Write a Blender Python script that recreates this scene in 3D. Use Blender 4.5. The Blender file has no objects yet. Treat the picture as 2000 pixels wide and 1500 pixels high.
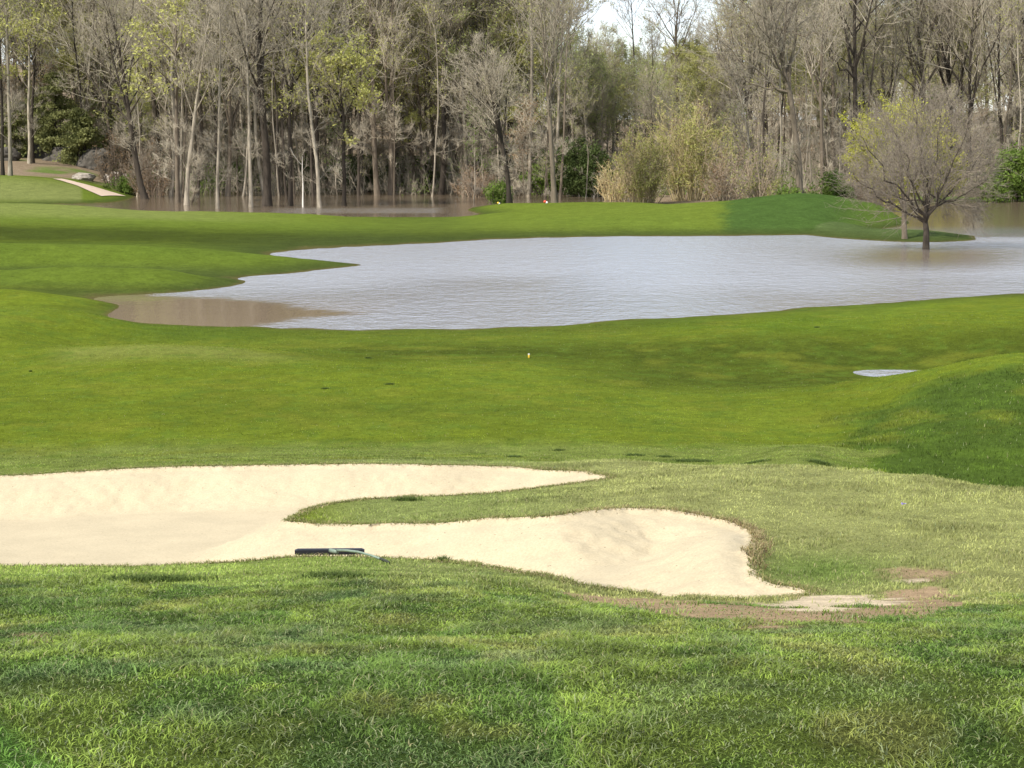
import bpy, math, random
import numpy as np
from mathutils import Vector

S = bpy.context.scene
R = math.radians
# ------------------------------------------------------------------ camera
F, CH = 3800.0, 5.5                       # focal length in pixels of the 2000 px frame, eye height above the flood water
TH = math.atan(500 / F)
CT, ST = math.cos(TH), math.sin(TH)
cam_d = bpy.data.cameras.new('camera'); cam = bpy.data.objects.new('camera', cam_d)
S.collection.objects.link(cam); S.camera = cam
cam.location = (0, 0, CH); cam.rotation_euler = (R(90) - TH, 0, 0)
cam_d.sensor_width = 36; cam_d.lens = 36 * F / 2000; cam_d.clip_start = 0.1; cam_d.clip_end = 5000
# ------------------------------------------------------------------ sky, sun, exposure
SUN_EL, SUN_AZ = 48.0, 226.0              # azimuth clockwise from +Y: from the left, a little behind the camera
W = bpy.data.worlds.new('World'); S.world = W; W.use_nodes = True
wn = W.node_tree; bg = wn.nodes['Background']
sky = wn.nodes.new('ShaderNodeTexSky'); sky.sky_type = 'NISHITA'; sky.sun_disc = False
sky.sun_elevation = R(SUN_EL); sky.sun_rotation = R(SUN_AZ); sky.air_density = 1.0; sky.dust_density = .6; sky.ozone_density = 1.0
bg.inputs[1].default_value = 0.15
# thin broken cloud laid over the sky dome by direction
tc = wn.nodes.new('ShaderNodeTexCoord'); sx = wn.nodes.new('ShaderNodeSeparateXYZ'); wn.links.new(tc.outputs['Generated'], sx.inputs[0])
za = wn.nodes.new('ShaderNodeMath'); za.operation = 'ADD'; za.inputs[1].default_value = .12; wn.links.new(sx.outputs[2], za.inputs[0])
dv = wn.nodes.new('ShaderNodeVectorMath'); dv.operation = 'DIVIDE'; cz = wn.nodes.new('ShaderNodeCombineXYZ')
for q in range(3): wn.links.new(za.outputs[0], cz.inputs[q])
wn.links.new(tc.outputs['Generated'], dv.inputs[0]); wn.links.new(cz.outputs[0], dv.inputs[1])
cn = wn.nodes.new('ShaderNodeTexNoise'); cn.inputs['Scale'].default_value = .9; cn.inputs['Detail'].default_value = 7; cn.inputs['Roughness'].default_value = .55; wn.links.new(dv.outputs[0], cn.inputs['Vector'])
cm = wn.nodes.new('ShaderNodeMapRange'); cm.inputs[1].default_value = .33; cm.inputs[2].default_value = .62; cm.inputs[4].default_value = .82; wn.links.new(cn.outputs['Fac'], cm.inputs[0])
mx = wn.nodes.new('ShaderNodeMix'); mx.data_type = 'RGBA'; mx.inputs[7].default_value = (6.9, 7.5, 8.6, 1)
wn.links.new(cm.outputs[0], mx.inputs[0]); wn.links.new(sky.outputs[0], mx.inputs[6]); wn.links.new(mx.outputs[2], bg.inputs[0])
sd = bpy.data.lights.new('sun', 'SUN'); sun = bpy.data.objects.new('sun', sd); S.collection.objects.link(sun)
sd.energy = 4.9; sd.angle = R(0.5); sd.color = (1.0, 0.95, 0.87)
_sv = Vector((math.sin(R(SUN_AZ)) * math.cos(R(SUN_EL)), math.cos(R(SUN_AZ)) * math.cos(R(SUN_EL)), math.sin(R(SUN_EL))))
sun.rotation_euler = _sv.to_track_quat('Z', 'Y').to_euler(); sun.location = (-30, -20, 60)
S.view_settings.view_transform = 'Standard'; S.view_settings.look = 'None'
S.view_settings.exposure = 0.34; S.view_settings.gamma = 1.0
S.render.engine = 'CYCLES'
S.cycles.max_bounces = 6; S.cycles.transparent_max_bounces = 4; S.cycles.diffuse_bounces = 3

# ------------------------------------------------------------------ maths helpers
def RY(y):                                # pixel row -> drop per metre of depth
    y = np.asarray(y, float) - 750
    return (y * CT + F * ST) / (F * CT - y * ST)
def pix(X, Y, Z):                         # world -> pixel (2000 x 1500)
    dz = Z - CH
    fwd = Y * CT - dz * ST; up = Y * ST + dz * CT
    return 1000 + F * X / fwd, 750 - F * up / fwd
def at(x, y, D):                          # pixel + depth -> world
    fw = F * CT - (y - 750) * ST
    return np.array([D * (x - 1000) / fw, D, CH - D * float(RY(y))])
def _hash(ix, iy, s):
    n = (ix.astype(np.int64) * 374761393 + iy.astype(np.int64) * 668265263 + s * 974711) & 0x7fffffff
    n = ((n ^ (n >> 13)) * 1274126177) & 0x7fffffff
    return ((n ^ (n >> 16)) & 0xffff) / 65535.0
def vnoise(x, y, s=0):
    x = np.asarray(x, float); y = np.asarray(y, float)
    ix = np.floor(x); iy = np.floor(y); fx = x - ix; fy = y - iy
    fx = fx * fx * (3 - 2 * fx); fy = fy * fy * (3 - 2 * fy)
    a = _hash(ix, iy, s); b = _hash(ix + 1, iy, s); c = _hash(ix, iy + 1, s); d = _hash(ix + 1, iy + 1, s)
    return (a * (1 - fx) + b * fx) * (1 - fy) + (c * (1 - fx) + d * fx) * fy
def fbm(x, y, s=0, o=4):
    t = 0; a = 0.5; m = 0
    for k in range(o):
        t = t + a * vnoise(x * 2 ** k, y * 2 ** k, s + 17 * k); m += a; a *= 0.55
    return t / m
def sst(a, b, x):
    t = np.clip((np.asarray(x, float) - a) / (b - a), 0, 1); return t * t * (3 - 2 * t)
def pchip(xk, yk, x):
    xk = np.asarray(xk, float); yk = np.asarray(yk, float)
    h = np.diff(xk)
    dl = np.diff(yk, axis=0) / (h if yk.ndim == 1 else h[:, None])
    hh = h if yk.ndim == 1 else h[:, None]
    m = np.zeros_like(yk)
    w1 = 2 * hh[1:] + hh[:-1]; w2 = hh[1:] + 2 * hh[:-1]
    ok = dl[1:] * dl[:-1] > 0
    with np.errstate(divide='ignore', invalid='ignore'):
        v = (w1 + w2) / (w1 / dl[:-1] + w2 / dl[1:])
    m[1:-1] = np.where(ok, v, 0)
    m[0] = dl[0]; m[-1] = dl[-1]
    x = np.clip(x, xk[0], xk[-1]); i = np.clip(np.searchsorted(xk, x) - 1, 0, len(xk) - 2)
    H = h[i]; t = (x - xk[i]) / H
    if yk.ndim > 1: t = t[:, None]; H = H[:, None]
    return ((1 + 2 * t) * (1 - t) ** 2) * yk[i] + t * (1 - t) ** 2 * H * m[i] + t * t * (3 - 2 * t) * yk[i + 1] + t * t * (t - 1) * H * m[i + 1]

# ------------------------------------------------------------------ terrain profiles: (depth, pixel row) or (depth, height)
NEAR = [(0, 3.95), (2.5, 3.93), (5, 1500)]
FARL = [(200, 3.2), (250, 6), (400, 18), (900, 30)]
COLS = {
 0: NEAR + [(10, 2.93), (13, 2.42), (16, 1105), (18.5, 1.5), (21.5, 1.25), (25.3, 928), (30, 868), (35, 790), (40, 735), (44, 690), (48, 640), (52, 600), (55, .42), (57, .3), (60, 566), (63, .2), (65, .15), (69, 528), (72, .15), (74, .1), (79, 475), (83, .38), (88, .28), (95, 452), (105, 425), (115, 397), (122, .4), (128, .15), (138, .1), (146, 383), (156, 343), (165, 1.6), (178, 312)] + FARL,
 150: NEAR + [(10, 2.93), (13, 2.42), (16, 1105), (18.5, 1.5), (21.5, 1.28), (25.3, 921), (30, 868), (35, 790), (40, 728), (44, 683), (48, .22), (52, 612), (55, .32), (57, .15), (60, 581), (63, .05), (65, .06), (69, 521), (72, .12), (74, .1), (79, 478), (83, .38), (88, .28), (95, 455), (105, 427), (115, 401), (122, .1), (128, -.15), (140, -.12), (147, 383), (157, 355), (166, 1.3), (178, 325)] + FARL,
 300: NEAR + [(10, 2.93), (13, 2.42), (16, 1105), (18.5, 1.5), (21.5, 1.3), (25.3, 914), (30, 868), (35, 785), (40, 720), (44, 675), (48, .13), (52, .18), (54.7, 0), (58, -.2), (62, -.15), (64.8, 0), (69, 525), (72, .12), (74, .12), (79, 482), (83, .38), (88, .28), (95, 458), (105, 430), (116, 412), (121, 0), (128, -.3), (150, -.2), (165, -.05), (172, .2), (185, 1.0)] + [(210, 2.4), (260, 6), (400, 18), (900, 30)],
 450: NEAR + [(10, 2.93), (13, 2.42), (16.3, 1097), (18.5, 1.52), (21.5, 1.32), (25.2, 911), (30, 866), (35, 785), (40, 723), (44, 683), (48, .13), (52, .12), (54.1, 0), (57, -.25), (65, -.2), (68, 0), (70, .1), (71.7, .01), (74, .15), (79, 493), (83, .25), (87, .15), (95, 462), (105, 434), (116, 414), (121, 0), (128, -.3), (150, -.3), (165, -.2), (175, .1), (190, .8)] + [(210, 1.8), (260, 5.5), (400, 18), (900, 30)],
 600: NEAR + [(10, 2.93), (13, 2.42), (16.4, 1087), (18.5, 1.55), (21.5, 1.36), (25.1, 908), (30, 866), (35, 785), (40, 725), (44, 693), (48, .13), (51, .1), (53.4, 0), (57, -.25), (72, -.2), (75, 0), (79, 506), (82, 0), (85, -.12), (89, 0), (97, .18), (105, 440), (117, 418), (121, 0), (128, -.3), (150, -.3), (165, -.2), (175, .1), (190, .8)] + [(210, 1.6), (260, 5), (400, 17), (900, 30)],
 700: NEAR + [(10, 2.93), (13, 2.42), (16.5, 1086), (18.5, 1.6), (21.5, 1.38), (25, 907), (30, 866), (35, 785), (40, 726), (44, 700), (48, .2), (51, .1), (53.2, 0), (57, -.25), (75, -.2), (79, .015), (82, -.2), (88, -.12), (91, 0), (98, .15), (105, 442), (117, 424), (121, 0), (128, -.3), (150, -.3), (165, -.2), (175, .1), (190, .8)] + [(210, 1.6), (260, 5), (400, 16), (900, 28)],
 850: NEAR + [(10, 2.93), (13, 2.42), (16.3, 1094), (18.5, 1.65), (21.7, 1.38), (25, 908), (30, 866), (35, 785), (40, 728), (44, 702), (48, .2), (51, .1), (53.4, 0), (57, -.3), (88, -.25), (93.8, 0), (100, .2), (107, 440), (117, 425), (121, 0), (128, -.3), (150, -.3), (165, -.2), (175, .1), (190, .8)] + [(210, 1.5), (260, 4), (400, 14), (900, 26)],
 1000: NEAR + [(10, 2.93), (13, 2.38), (15.5, 1110), (18, 1.82), (21.9, 1.4), (25, 912), (30, 866), (35, 788), (40, 730), (44, 702), (48, .22), (51, .12), (53.8, 0), (57, -.3), (92, -.25), (97.7, 0), (104, .3), (110, 430), (117, 415), (122, .25), (126, .25), (131, 398), (136, .3), (140, -.1), (160, -.2), (175, .1), (190, .7)] + [(210, 1.2), (260, 2), (400, 5), (900, 12)],
 1200: NEAR + [(10, 2.93), (13, 2.3), (14.5, 1150), (16.5, 2.1), (18.5, 993), (22.3, 934), (25, 1.2), (27, 903), (31, 850), (35, 795), (40, 745), (44, 708), (48, .25), (52, .12), (55.8, 0), (60, -.3), (94, -.25), (99.6, 0), (106, .5), (116, 404), (124, .55), (131, 395), (138, -.05), (150, -.1), (160, 0), (175, .3)] + [(210, .9), (260, 1.5), (400, 4), (900, 10)],
 1400: NEAR + [(10, 2.93), (13, 2.3), (14.3, 1170), (16.3, 2.1), (18.2, 1012), (22, 915), (24.5, 1.2), (27, 906), (31, 855), (35, 805), (38, 772), (41, .12), (44, .12), (48, .36), (53, .22), (57.4, 0), (62, -.3), (94, -.25), (100.2, 0), (107, .75), (114, 394), (123, .7), (135, .2), (150, .2), (175, .5)] + [(210, .9), (260, 1.5), (400, 4), (900, 10)],
 1560: NEAR + [(10, 2.93), (13, 2.28), (14.6, 1160), (17.2, 1060), (19.8, 975), (22, 917), (24.5, 1.2), (28, .9), (31, 860), (35, 800), (38, 763), (41, .12), (44, .06), (48, .4), (55, .22), (59.8, 0), (64, -.3), (94, -.25), (101, 0), (107, .95), (114, 378), (123, .8), (135, .25), (150, .3), (175, .5)] + [(210, .9), (260, 1.5), (400, 4), (900, 10)],
 1700: NEAR + [(10, 2.93), (13, 2.28), (14.4, 1165), (17, 1062), (20, 972), (21.6, 925), (24.5, 1.0), (28, .82), (31, 845), (35, 790), (38, 742), (41, .15), (43.7, -.012), (46, .15), (49, .42), (56, .25), (61.5, 0), (66, -.3), (94, -.25), (103, -.2), (106.5, 0), (110, .4), (114, 398), (120, .3), (128, 0), (140, -.1), (152, .2), (175, .5)] + [(210, .9), (260, 1.5), (400, 4), (900, 10)],
 1800: NEAR + [(10, 2.93), (13, 2.28), (14.2, 1165), (17, 1060), (19.8, 978), (21, 935), (24.2, .93), (29, 860), (33, 795), (37, 727), (40, .45), (43.5, -.025), (45.2, .1), (49, .5), (57, .3), (62.6, 0), (67, -.3), (94, -.25), (103, -.25), (120, -.3), (140, -.2), (153, .05), (165, .4)] + [(210, 1.2), (260, 2), (400, 5), (900, 12)],
 2000: NEAR + [(10, 2.93), (13, 2.3), (14.2, 1160), (17, 1060), (19, 1002), (20.5, 957), (22.5, 1.12), (25, .86), (30, 828), (34, 748), (37, 693), (40, .7), (44, .12), (48, .55), (57, .35), (65.2, 0), (70, -.3), (94, -.3), (120, -.3), (140, -.2), (153, .05), (165, .5)] + [(210, 1.5), (260, 3), (400, 7), (900, 14)],
}
COLS[-500] = COLS[0]; COLS[2500] = COLS[2000]
XK = sorted(COLS)
DT = np.concatenate([np.arange(0, 60, .1), np.arange(60, 200, .25), np.arange(200, 901, 5.)])
_tab = []
for x in XK:
    ks = COLS[x]; D = [k[0] for k in ks]; Z = [k[1] if k[1] < 100 else CH - k[0] * float(RY(k[1])) for k in ks]
    _tab.append(pchip(D, Z, DT))
UF = np.linspace(-600, 2600, 641)
TAB = pchip(XK, np.array(_tab), UF)                       # [column, depth]
def base_h(X, Y):
    X = np.asarray(X, float); Y = np.asarray(Y, float)
    D = np.clip(Y, 0, 899); De = np.maximum(Y, 4.0)
    px = np.clip(1000 + 3770 * X / De, -590, 2590)
    fi = (px + 600) / 5.0; i = np.clip(fi.astype(int), 0, 639); a = fi - i
    j = np.clip(np.searchsorted(DT, D) - 1, 0, len(DT) - 2); b = (D - DT[j]) / (DT[j + 1] - DT[j])
    z = (TAB[i, j] * (1 - a) + TAB[i + 1, j] * a) * (1 - b) + (TAB[i, j + 1] * (1 - a) + TAB[i + 1, j + 1] * a) * b
    r2 = ((X - 20.2) / 5.0) ** 2 + ((Y - 99.8) / 7.4) ** 2      # little island of the two trees
    z = z + 0.52 * np.clip(1 - r2, 0, 1)
    n = (vnoise(X * .45, Y * .45, 3) - .5) * .05 * sst(3, 8, Y) * (1 - .8 * sst(30, 60, Y))
    n = n + (fbm(X * .7, Y * .5, 4, 3) - .5) * .06 * sst(45, 55, Y) * (1 - sst(125, 150, Y))
    return z + n
def cast(x, y, d0=3.0, d1=250.0):         # first place where the ray of a pixel meets the grass surface
    D = np.concatenate([np.arange(d0, 60, .02), np.arange(60, d1, .1)])
    fw = F * CT - (y - 750) * ST
    X = D * (x - 1000) / fw; Z = CH - D * float(RY(y))
    k = np.argmax(Z <= base_h(X, D))
    return X[k], D[k]
# bunker outline, traced and laid on the slope
BP = [(-420, 1108), (0, 1107), (250, 1107), (400, 1101), (560, 1089), (700, 1087), (850, 1095), (930, 1102), (1000, 1113), (1130, 1142), (1200, 1152), (1290, 1162), (1390, 1171), (1480, 1173),
      (1530, 1166), (1585, 1156), (1550, 1146), (1500, 1138), (1470, 1122), (1457, 1106), (1470, 1075), (1476, 1050), (1460, 1032), (1420, 1018), (1350, 1004), (1290, 996), (1220, 993), (1150, 999), (1080, 1008), (1000, 1013), (900, 1019), (800, 1023), (700, 1026), (610, 1025), (563, 1017),
      (590, 998), (640, 984), (700, 976), (800, 969), (950, 964), (1050, 953), (1120, 944), (1200, 933), (1140, 924), (1000, 912), (850, 909), (600, 908), (400, 911), (250, 916), (120, 924), (0, 930), (-200, 936), (-420, 980)]
BPW = np.array([cast(*p) for p in BP])
# hidden near edge: keep the ray hit
def poly_sdf(X, Y, P):                    # + inside, - outside
    X = X.ravel(); Y = Y.ravel(); d = np.full(X.shape, 1e9); ins = np.zeros(X.shape, bool)
    for a, b in zip(P, np.roll(P, -1, axis=0)):
        e = b - a; wx = X - a[0]; wy = Y - a[1]
        t = np.clip((wx * e[0] + wy * e[1]) / (e @ e + 1e-12), 0, 1)
        d = np.minimum(d, (wx - t * e[0]) ** 2 + (wy - t * e[1]) ** 2)
        c = ((a[1] <= Y) & (b[1] > Y)) | ((b[1] <= Y) & (a[1] > Y))
        with np.errstate(divide='ignore', invalid='ignore'):
            xi = a[0] + (Y - a[1]) / (b[1] - a[1] if b[1] != a[1] else 1e-9) * e[0]
        ins ^= c & (X < xi)
    d = np.sqrt(d); return np.where(ins, d, -d)
_m0, _m1 = BPW.min(0) - 1.5, BPW.max(0) + 1.5
def bunker_d(X, Y):
    X = np.asarray(X, float); Y = np.asarray(Y, float); out = np.full(X.shape, -2.0)
    m = (X > _m0[0]) & (X < _m1[0]) & (Y > _m0[1]) & (Y < _m1[1])
    if m.any(): out[m] = poly_sdf(X[m], Y[m], BPW)
    wob = (fbm(X * 2.2, Y * 2.2, 41, 3) - .5) * .16 + (fbm(X * 11, Y * 11, 43, 2) - .5) * .09
    return np.where(out > -1.9, out + wob, out)
def cut(d):
    return .40 * sst(0, 1.25, d) + .05 * sst(0, .10, d)
def ground_h(X, Y, d=None):
    if d is None: d = bunker_d(X, Y)
    return base_h(X, Y) - cut(d) - .05 * sst(.02, .2, d)
def surf_h(X, Y):                         # the top surface: grass or sand
    d = bunker_d(X, Y); return base_h(X, Y) - cut(d)

# ------------------------------------------------------------------ mesh helpers
def mesh_obj(name, V, tris=None, quads=None, mats=(), col=None, smooth=True, parent=None, mi=None):
    me = bpy.data.meshes.new(name)
    tris = np.zeros((0, 3), np.int32) if tris is None else np.asarray(tris, np.int32)
    quads = np.zeros((0, 4), np.int32) if quads is None else np.asarray(quads, np.int32)
    me.vertices.add(len(V)); me.vertices.foreach_set('co', np.asarray(V, np.float32).ravel())
    li = np.concatenate([tris.ravel(), quads.ravel()]); me.loops.add(len(li)); me.loops.foreach_set('vertex_index', li)
    nt, nq = len(tris), len(quads); me.polygons.add(nt + nq)
    st = np.concatenate([np.arange(nt) * 3, nt * 3 + np.arange(nq) * 4]).astype(np.int32)
    me.polygons.foreach_set('loop_start', st)
    me.polygons.foreach_set('use_smooth', np.full(nt + nq, bool(smooth)))
    if mi is not None: me.polygons.foreach_set('material_index', np.asarray(mi, np.int32))
    if col is not None:
        ca = me.color_attributes.new('Col', 'FLOAT_COLOR', 'POINT')
        c = np.ones((len(V), 4), np.float32); c[:, :col.shape[1]] = col; ca.data.foreach_set('color', c.ravel())
    me.update(calc_edges=True)
    for m in mats: me.materials.append(m)
    o = bpy.data.objects.new(name, me); S.collection.objects.link(o)
    if parent: o.parent = parent
    return o
def tag(o, label=None, cat=None, group=None, kind=None):
    if label: o['label'] = label
    if cat: o['category'] = cat
    if group: o['group'] = group
    if kind: o['kind'] = kind
    return o
def empty(name, loc, rz=0):
    o = bpy.data.objects.new(name, None); S.collection.objects.link(o); o.location = loc; o.rotation_euler = (0, 0, rz); o.empty_display_size = .3; return o
def copy_tree(o, parent=None):
    c = o.copy(); S.collection.objects.link(c); c.parent = parent
    for ch in o.children: copy_tree(ch, c)
    return c

# ------------------------------------------------------------------ materials
def mat(name, base=(.5, .5, .5), rough=.8, spec=.3):
    m = bpy.data.materials.new(name); m.use_nodes = True; b = m.node_tree.nodes['Principled BSDF']
    b.inputs['Base Color'].default_value = (*base, 1); b.inputs['Roughness'].default_value = rough
    b.inputs['Specular IOR Level'].default_value = spec
    return m, m.node_tree, b
def N(nt, typ, **kw):
    n = nt.nodes.new(typ)
    for k, v in kw.items():
        if k in n.inputs: n.inputs[k].default_value = v
        else: setattr(n, k, v)
    return n
def noise_col(nt, src, scale, lo, hi, detail=6, vec=None, rough=.6):
    """multiply a colour by a noise between lo and hi"""
    nz = N(nt, 'ShaderNodeTexNoise', Scale=scale, Detail=detail, Roughness=rough)
    if vec: nt.links.new(vec, nz.inputs['Vector'])
    mr = N(nt, 'ShaderNodeMapRange'); mr.inputs[1].default_value = .3; mr.inputs[2].default_value = .7; mr.inputs[3].default_value = lo; mr.inputs[4].default_value = hi
    nt.links.new(nz.outputs['Fac'], mr.inputs[0])
    vm = N(nt, 'ShaderNodeVectorMath', operation='SCALE'); nt.links.new(src, vm.inputs[0]); nt.links.new(mr.outputs[0], vm.inputs['Scale'])
    return vm.outputs[0], nz
def ground_mat():
    m, nt, b = mat('turf', rough=.95, spec=.02)
    at_ = N(nt, 'ShaderNodeAttribute', attribute_name='Col'); geo = N(nt, 'ShaderNodeNewGeometry')
    c, _ = noise_col(nt, at_.outputs['Color'], 1.1, .86, 1.14, 8, geo.outputs['Position'])
    c, _ = noise_col(nt, c, 2.8, .84, 1.16, 5, geo.outputs['Position'], .7)
    c, _ = noise_col(nt, c, 9, .76, 1.24, 6, geo.outputs['Position'], .7)
    c, n2 = noise_col(nt, c, 55, .66, 1.34, 3, geo.outputs['Position'], .7)
    nt.links.new(c, b.inputs['Base Color'])
    bp = N(nt, 'ShaderNodeBump', Strength=.9, Distance=.03); nt.links.new(n2.outputs['Fac'], bp.inputs['Height']); nt.links.new(bp.outputs[0], b.inputs['Normal'])
    return m
def sand_mat():
    m, nt, b = mat('bunker_sand', rough=.95, spec=.1)
    geo = N(nt, 'ShaderNodeNewGeometry'); rgb = N(nt, 'ShaderNodeRGB'); rgb.outputs[0].default_value = (.435, .362, .235, 1)
    c, n1 = noise_col(nt, rgb.outputs[0], 1.6, .93, 1.07, 6, geo.outputs['Position'])
    c, n2 = noise_col(nt, c, 45, .84, 1.12, 4, geo.outputs['Position'], .7)
    # scattered dark specks
    vz = N(nt, 'ShaderNodeTexVoronoi', Scale=9.0); nt.links.new(geo.outputs['Position'], vz.inputs['Vector'])
    mr = N(nt, 'ShaderNodeMapRange'); mr.inputs[1].default_value = .05; mr.inputs[2].default_value = .10; mr.inputs[3].default_value = .55; mr.inputs[4].default_value = 1
    nt.links.new(vz.outputs['Distance'], mr.inputs[0])
    vm = N(nt, 'ShaderNodeVectorMath', operation='SCALE'); nt.links.new(c, vm.inputs[0]); nt.links.new(mr.outputs[0], vm.inputs['Scale'])
    nt.links.new(vm.outputs[0], b.inputs['Base Color'])
    ad = N(nt, 'ShaderNodeTexNoise', Scale=7.0, Detail=6.0); mp = N(nt, 'ShaderNodeMapping'); mp.inputs['Scale'].default_value = (1, 2.4, 1)
    nt.links.new(geo.outputs['Position'], mp.inputs[0]); nt.links.new(mp.outputs[0], ad.inputs['Vector'])
    bp = N(nt, 'ShaderNodeBump', Strength=.3, Distance=.02); nt.links.new(ad.outputs['Fac'], bp.inputs['Height'])
    bp2 = N(nt, 'ShaderNodeBump', Strength=.4, Distance=.006); nt.links.new(n2.outputs['Fac'], bp2.inputs['Height']); nt.links.new(bp.outputs[0], bp2.inputs['Normal'])
    nt.links.new(bp2.outputs[0], b.inputs['Normal'])
    return m
def leaf_mat(name, base=None, trans=.35, spread=.25, rough=.7, attr=False):
    m, nt, b = mat(name, rough=rough, spec=.12)
    if attr: src = N(nt, 'ShaderNodeAttribute', attribute_name='Col').outputs['Color']
    else:
        rgb = N(nt, 'ShaderNodeRGB'); rgb.outputs[0].default_value = (*base, 1); src = rgb.outputs[0]
        geo = N(nt, 'ShaderNodeNewGeometry')
        src, _ = noise_col(nt, src, .9, 1 - spread, 1 + spread, 4, geo.outputs['Position'])
        oi = N(nt, 'ShaderNodeObjectInfo'); mr = N(nt, 'ShaderNodeMapRange'); mr.inputs[3].default_value = .8; mr.inputs[4].default_value = 1.2
        nt.links.new(oi.outputs['Random'], mr.inputs[0]); vm = N(nt, 'ShaderNodeVectorMath', operation='SCALE'); nt.links.new(src, vm.inputs[0]); nt.links.new(mr.outputs[0], vm.inputs['Scale']); src = vm.outputs[0]
    nt.links.new(src, b.inputs['Base Color'])
    tr = N(nt, 'ShaderNodeBsdfTranslucent'); nt.links.new(src, tr.inputs['Color'])
    mx = N(nt, 'ShaderNodeMixShader'); mx.inputs[0].default_value = trans
    nt.links.new(b.outputs[0], mx.inputs[1]); nt.links.new(tr.outputs[0], mx.inputs[2]); nt.links.new(mx.outputs[0], nt.nodes['Material Output'].inputs[0])
    return m
def bark_mat(name, base, var=.35):
    m, nt, b = mat(name, rough=.9, spec=.15)
    rgb = N(nt, 'ShaderNodeRGB'); rgb.outputs[0].default_value = (*base, 1); geo = N(nt, 'ShaderNodeNewGeometry')
    mp = N(nt, 'ShaderNodeMapping'); mp.inputs['Scale'].default_value = (1, 1, .22); nt.links.new(geo.outputs['Position'], mp.inputs[0])
    c, n1 = noise_col(nt, rgb.outputs[0], 5, 1 - var, 1 + var, 5, mp.outputs[0])
    oi = N(nt, 'ShaderNodeObjectInfo'); mr = N(nt, 'ShaderNodeMapRange'); mr.inputs[3].default_value = .7; mr.inputs[4].default_value = 1.3
    nt.links.new(oi.outputs['Random'], mr.inputs[0]); vm = N(nt, 'ShaderNodeVectorMath', operation='SCALE'); nt.links.new(c, vm.inputs[0]); nt.links.new(mr.outputs[0], vm.inputs['Scale'])
    nt.links.new(vm.outputs[0], b.inputs['Base Color'])
    bp = N(nt, 'ShaderNodeBump', Strength=.6, Distance=.04); nt.links.new(n1.outputs['Fac'], bp.inputs['Height']); nt.links.new(bp.outputs[0], b.inputs['Normal'])
    return m
def plain(name, base, rough=.5, spec=.4, var=.12, scale=20):
    m, nt, b = mat(name, rough=rough, spec=spec)
    rgb = N(nt, 'ShaderNodeRGB'); rgb.outputs[0].default_value = (*base, 1); geo = N(nt, 'ShaderNodeNewGeometry')
    c, n1 = noise_col(nt, rgb.outputs[0], scale, 1 - var, 1 + var, 5, geo.outputs['Position']); nt.links.new(c, b.inputs['Base Color'])
    bp = N(nt, 'ShaderNodeBump', Strength=.3, Distance=.01); nt.links.new(n1.outputs['Fac'], bp.inputs['Height']); nt.links.new(bp.outputs[0], b.inputs['Normal'])
    return m
def water_mat():
    m, nt, b = mat('flood_water', base=(.30, .215, .135), rough=.9, spec=0)
    gl = N(nt, 'ShaderNodeBsdfGlossy'); fr = N(nt, 'ShaderNodeFresnel'); fr.inputs['IOR'].default_value = 1.7; sil = N(nt, 'ShaderNodeMix', data_type='RGBA'); sil.inputs[6].default_value = (.25, .185, .12, 1); sil.inputs[7].default_value = (.29, .275, .265, 1); mxs = N(nt, 'ShaderNodeMixShader')  # second body colour is a grey lifted to add to the sky reflection
    nt.links.new(fr.outputs[0], mxs.inputs[0]); nt.links.new(b.outputs[0], mxs.inputs[1]); nt.links.new(gl.outputs[0], mxs.inputs[2]); nt.links.new(mxs.outputs[0], nt.nodes['Material Output'].inputs[0])
    at_ = N(nt, 'ShaderNodeAttribute', attribute_name='Col'); sep = N(nt, 'ShaderNodeSeparateColor'); nt.links.new(at_.outputs['Color'], sep.inputs[0])
    geo = N(nt, 'ShaderNodeNewGeometry')
    def nz(scale, sx, sy, det):
        mp = N(nt, 'ShaderNodeMapping'); mp.inputs['Scale'].default_value = (sx, sy, 1); nt.links.new(geo.outputs['Position'], mp.inputs[0])
        n = N(nt, 'ShaderNodeTexNoise', Scale=scale, Detail=det, Roughness=.55, Distortion=.3); nt.links.new(mp.outputs[0], n.inputs['Vector']); return n.outputs['Fac']
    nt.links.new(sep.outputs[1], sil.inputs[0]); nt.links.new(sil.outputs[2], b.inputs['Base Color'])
    a = nz(3.4, 1.3, 1, 4.0); c = nz(1.0, 1.4, 1, 4.0); d = nz(.12, 1, 1, 2.0)
    patch = N(nt, 'ShaderNodeMapRange'); patch.inputs[1].default_value = .35; patch.inputs[2].default_value = .65; patch.inputs[3].default_value = .65; patch.inputs[4].default_value = 1.0
    nt.links.new(d, patch.inputs[0])
    mul = N(nt, 'ShaderNodeMath', operation='MULTIPLY'); nt.links.new(patch.outputs[0], mul.inputs[0]); nt.links.new(sep.outputs[0], mul.inputs[1])
    b1 = N(nt, 'ShaderNodeBump', Distance=.12); nt.links.new(a, b1.inputs['Height']); nt.links.new(mul.outputs[0], b1.inputs['Strength'])
    b2 = N(nt, 'ShaderNodeBump', Distance=.21); nt.links.new(c, b2.inputs['Height']); nt.links.new(mul.outputs[0], b2.inputs['Strength']); nt.links.new(b1.outputs[0], b2.inputs['Normal'])
    nt.links.new(b2.outputs[0], gl.inputs['Normal'])
    mr = N(nt, 'ShaderNodeMapRange'); mr.inputs[3].default_value = .03; mr.inputs[4].default_value = .25; nt.links.new(sep.outputs[0], mr.inputs[0]); nt.links.new(mr.outputs[0], gl.inputs['Roughness'])
    return m
M_GROUND, M_SAND, M_WATER = ground_mat(), sand_mat(), water_mat()
M_BLADE = leaf_mat('grass_blade', attr=True, trans=.3)
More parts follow.
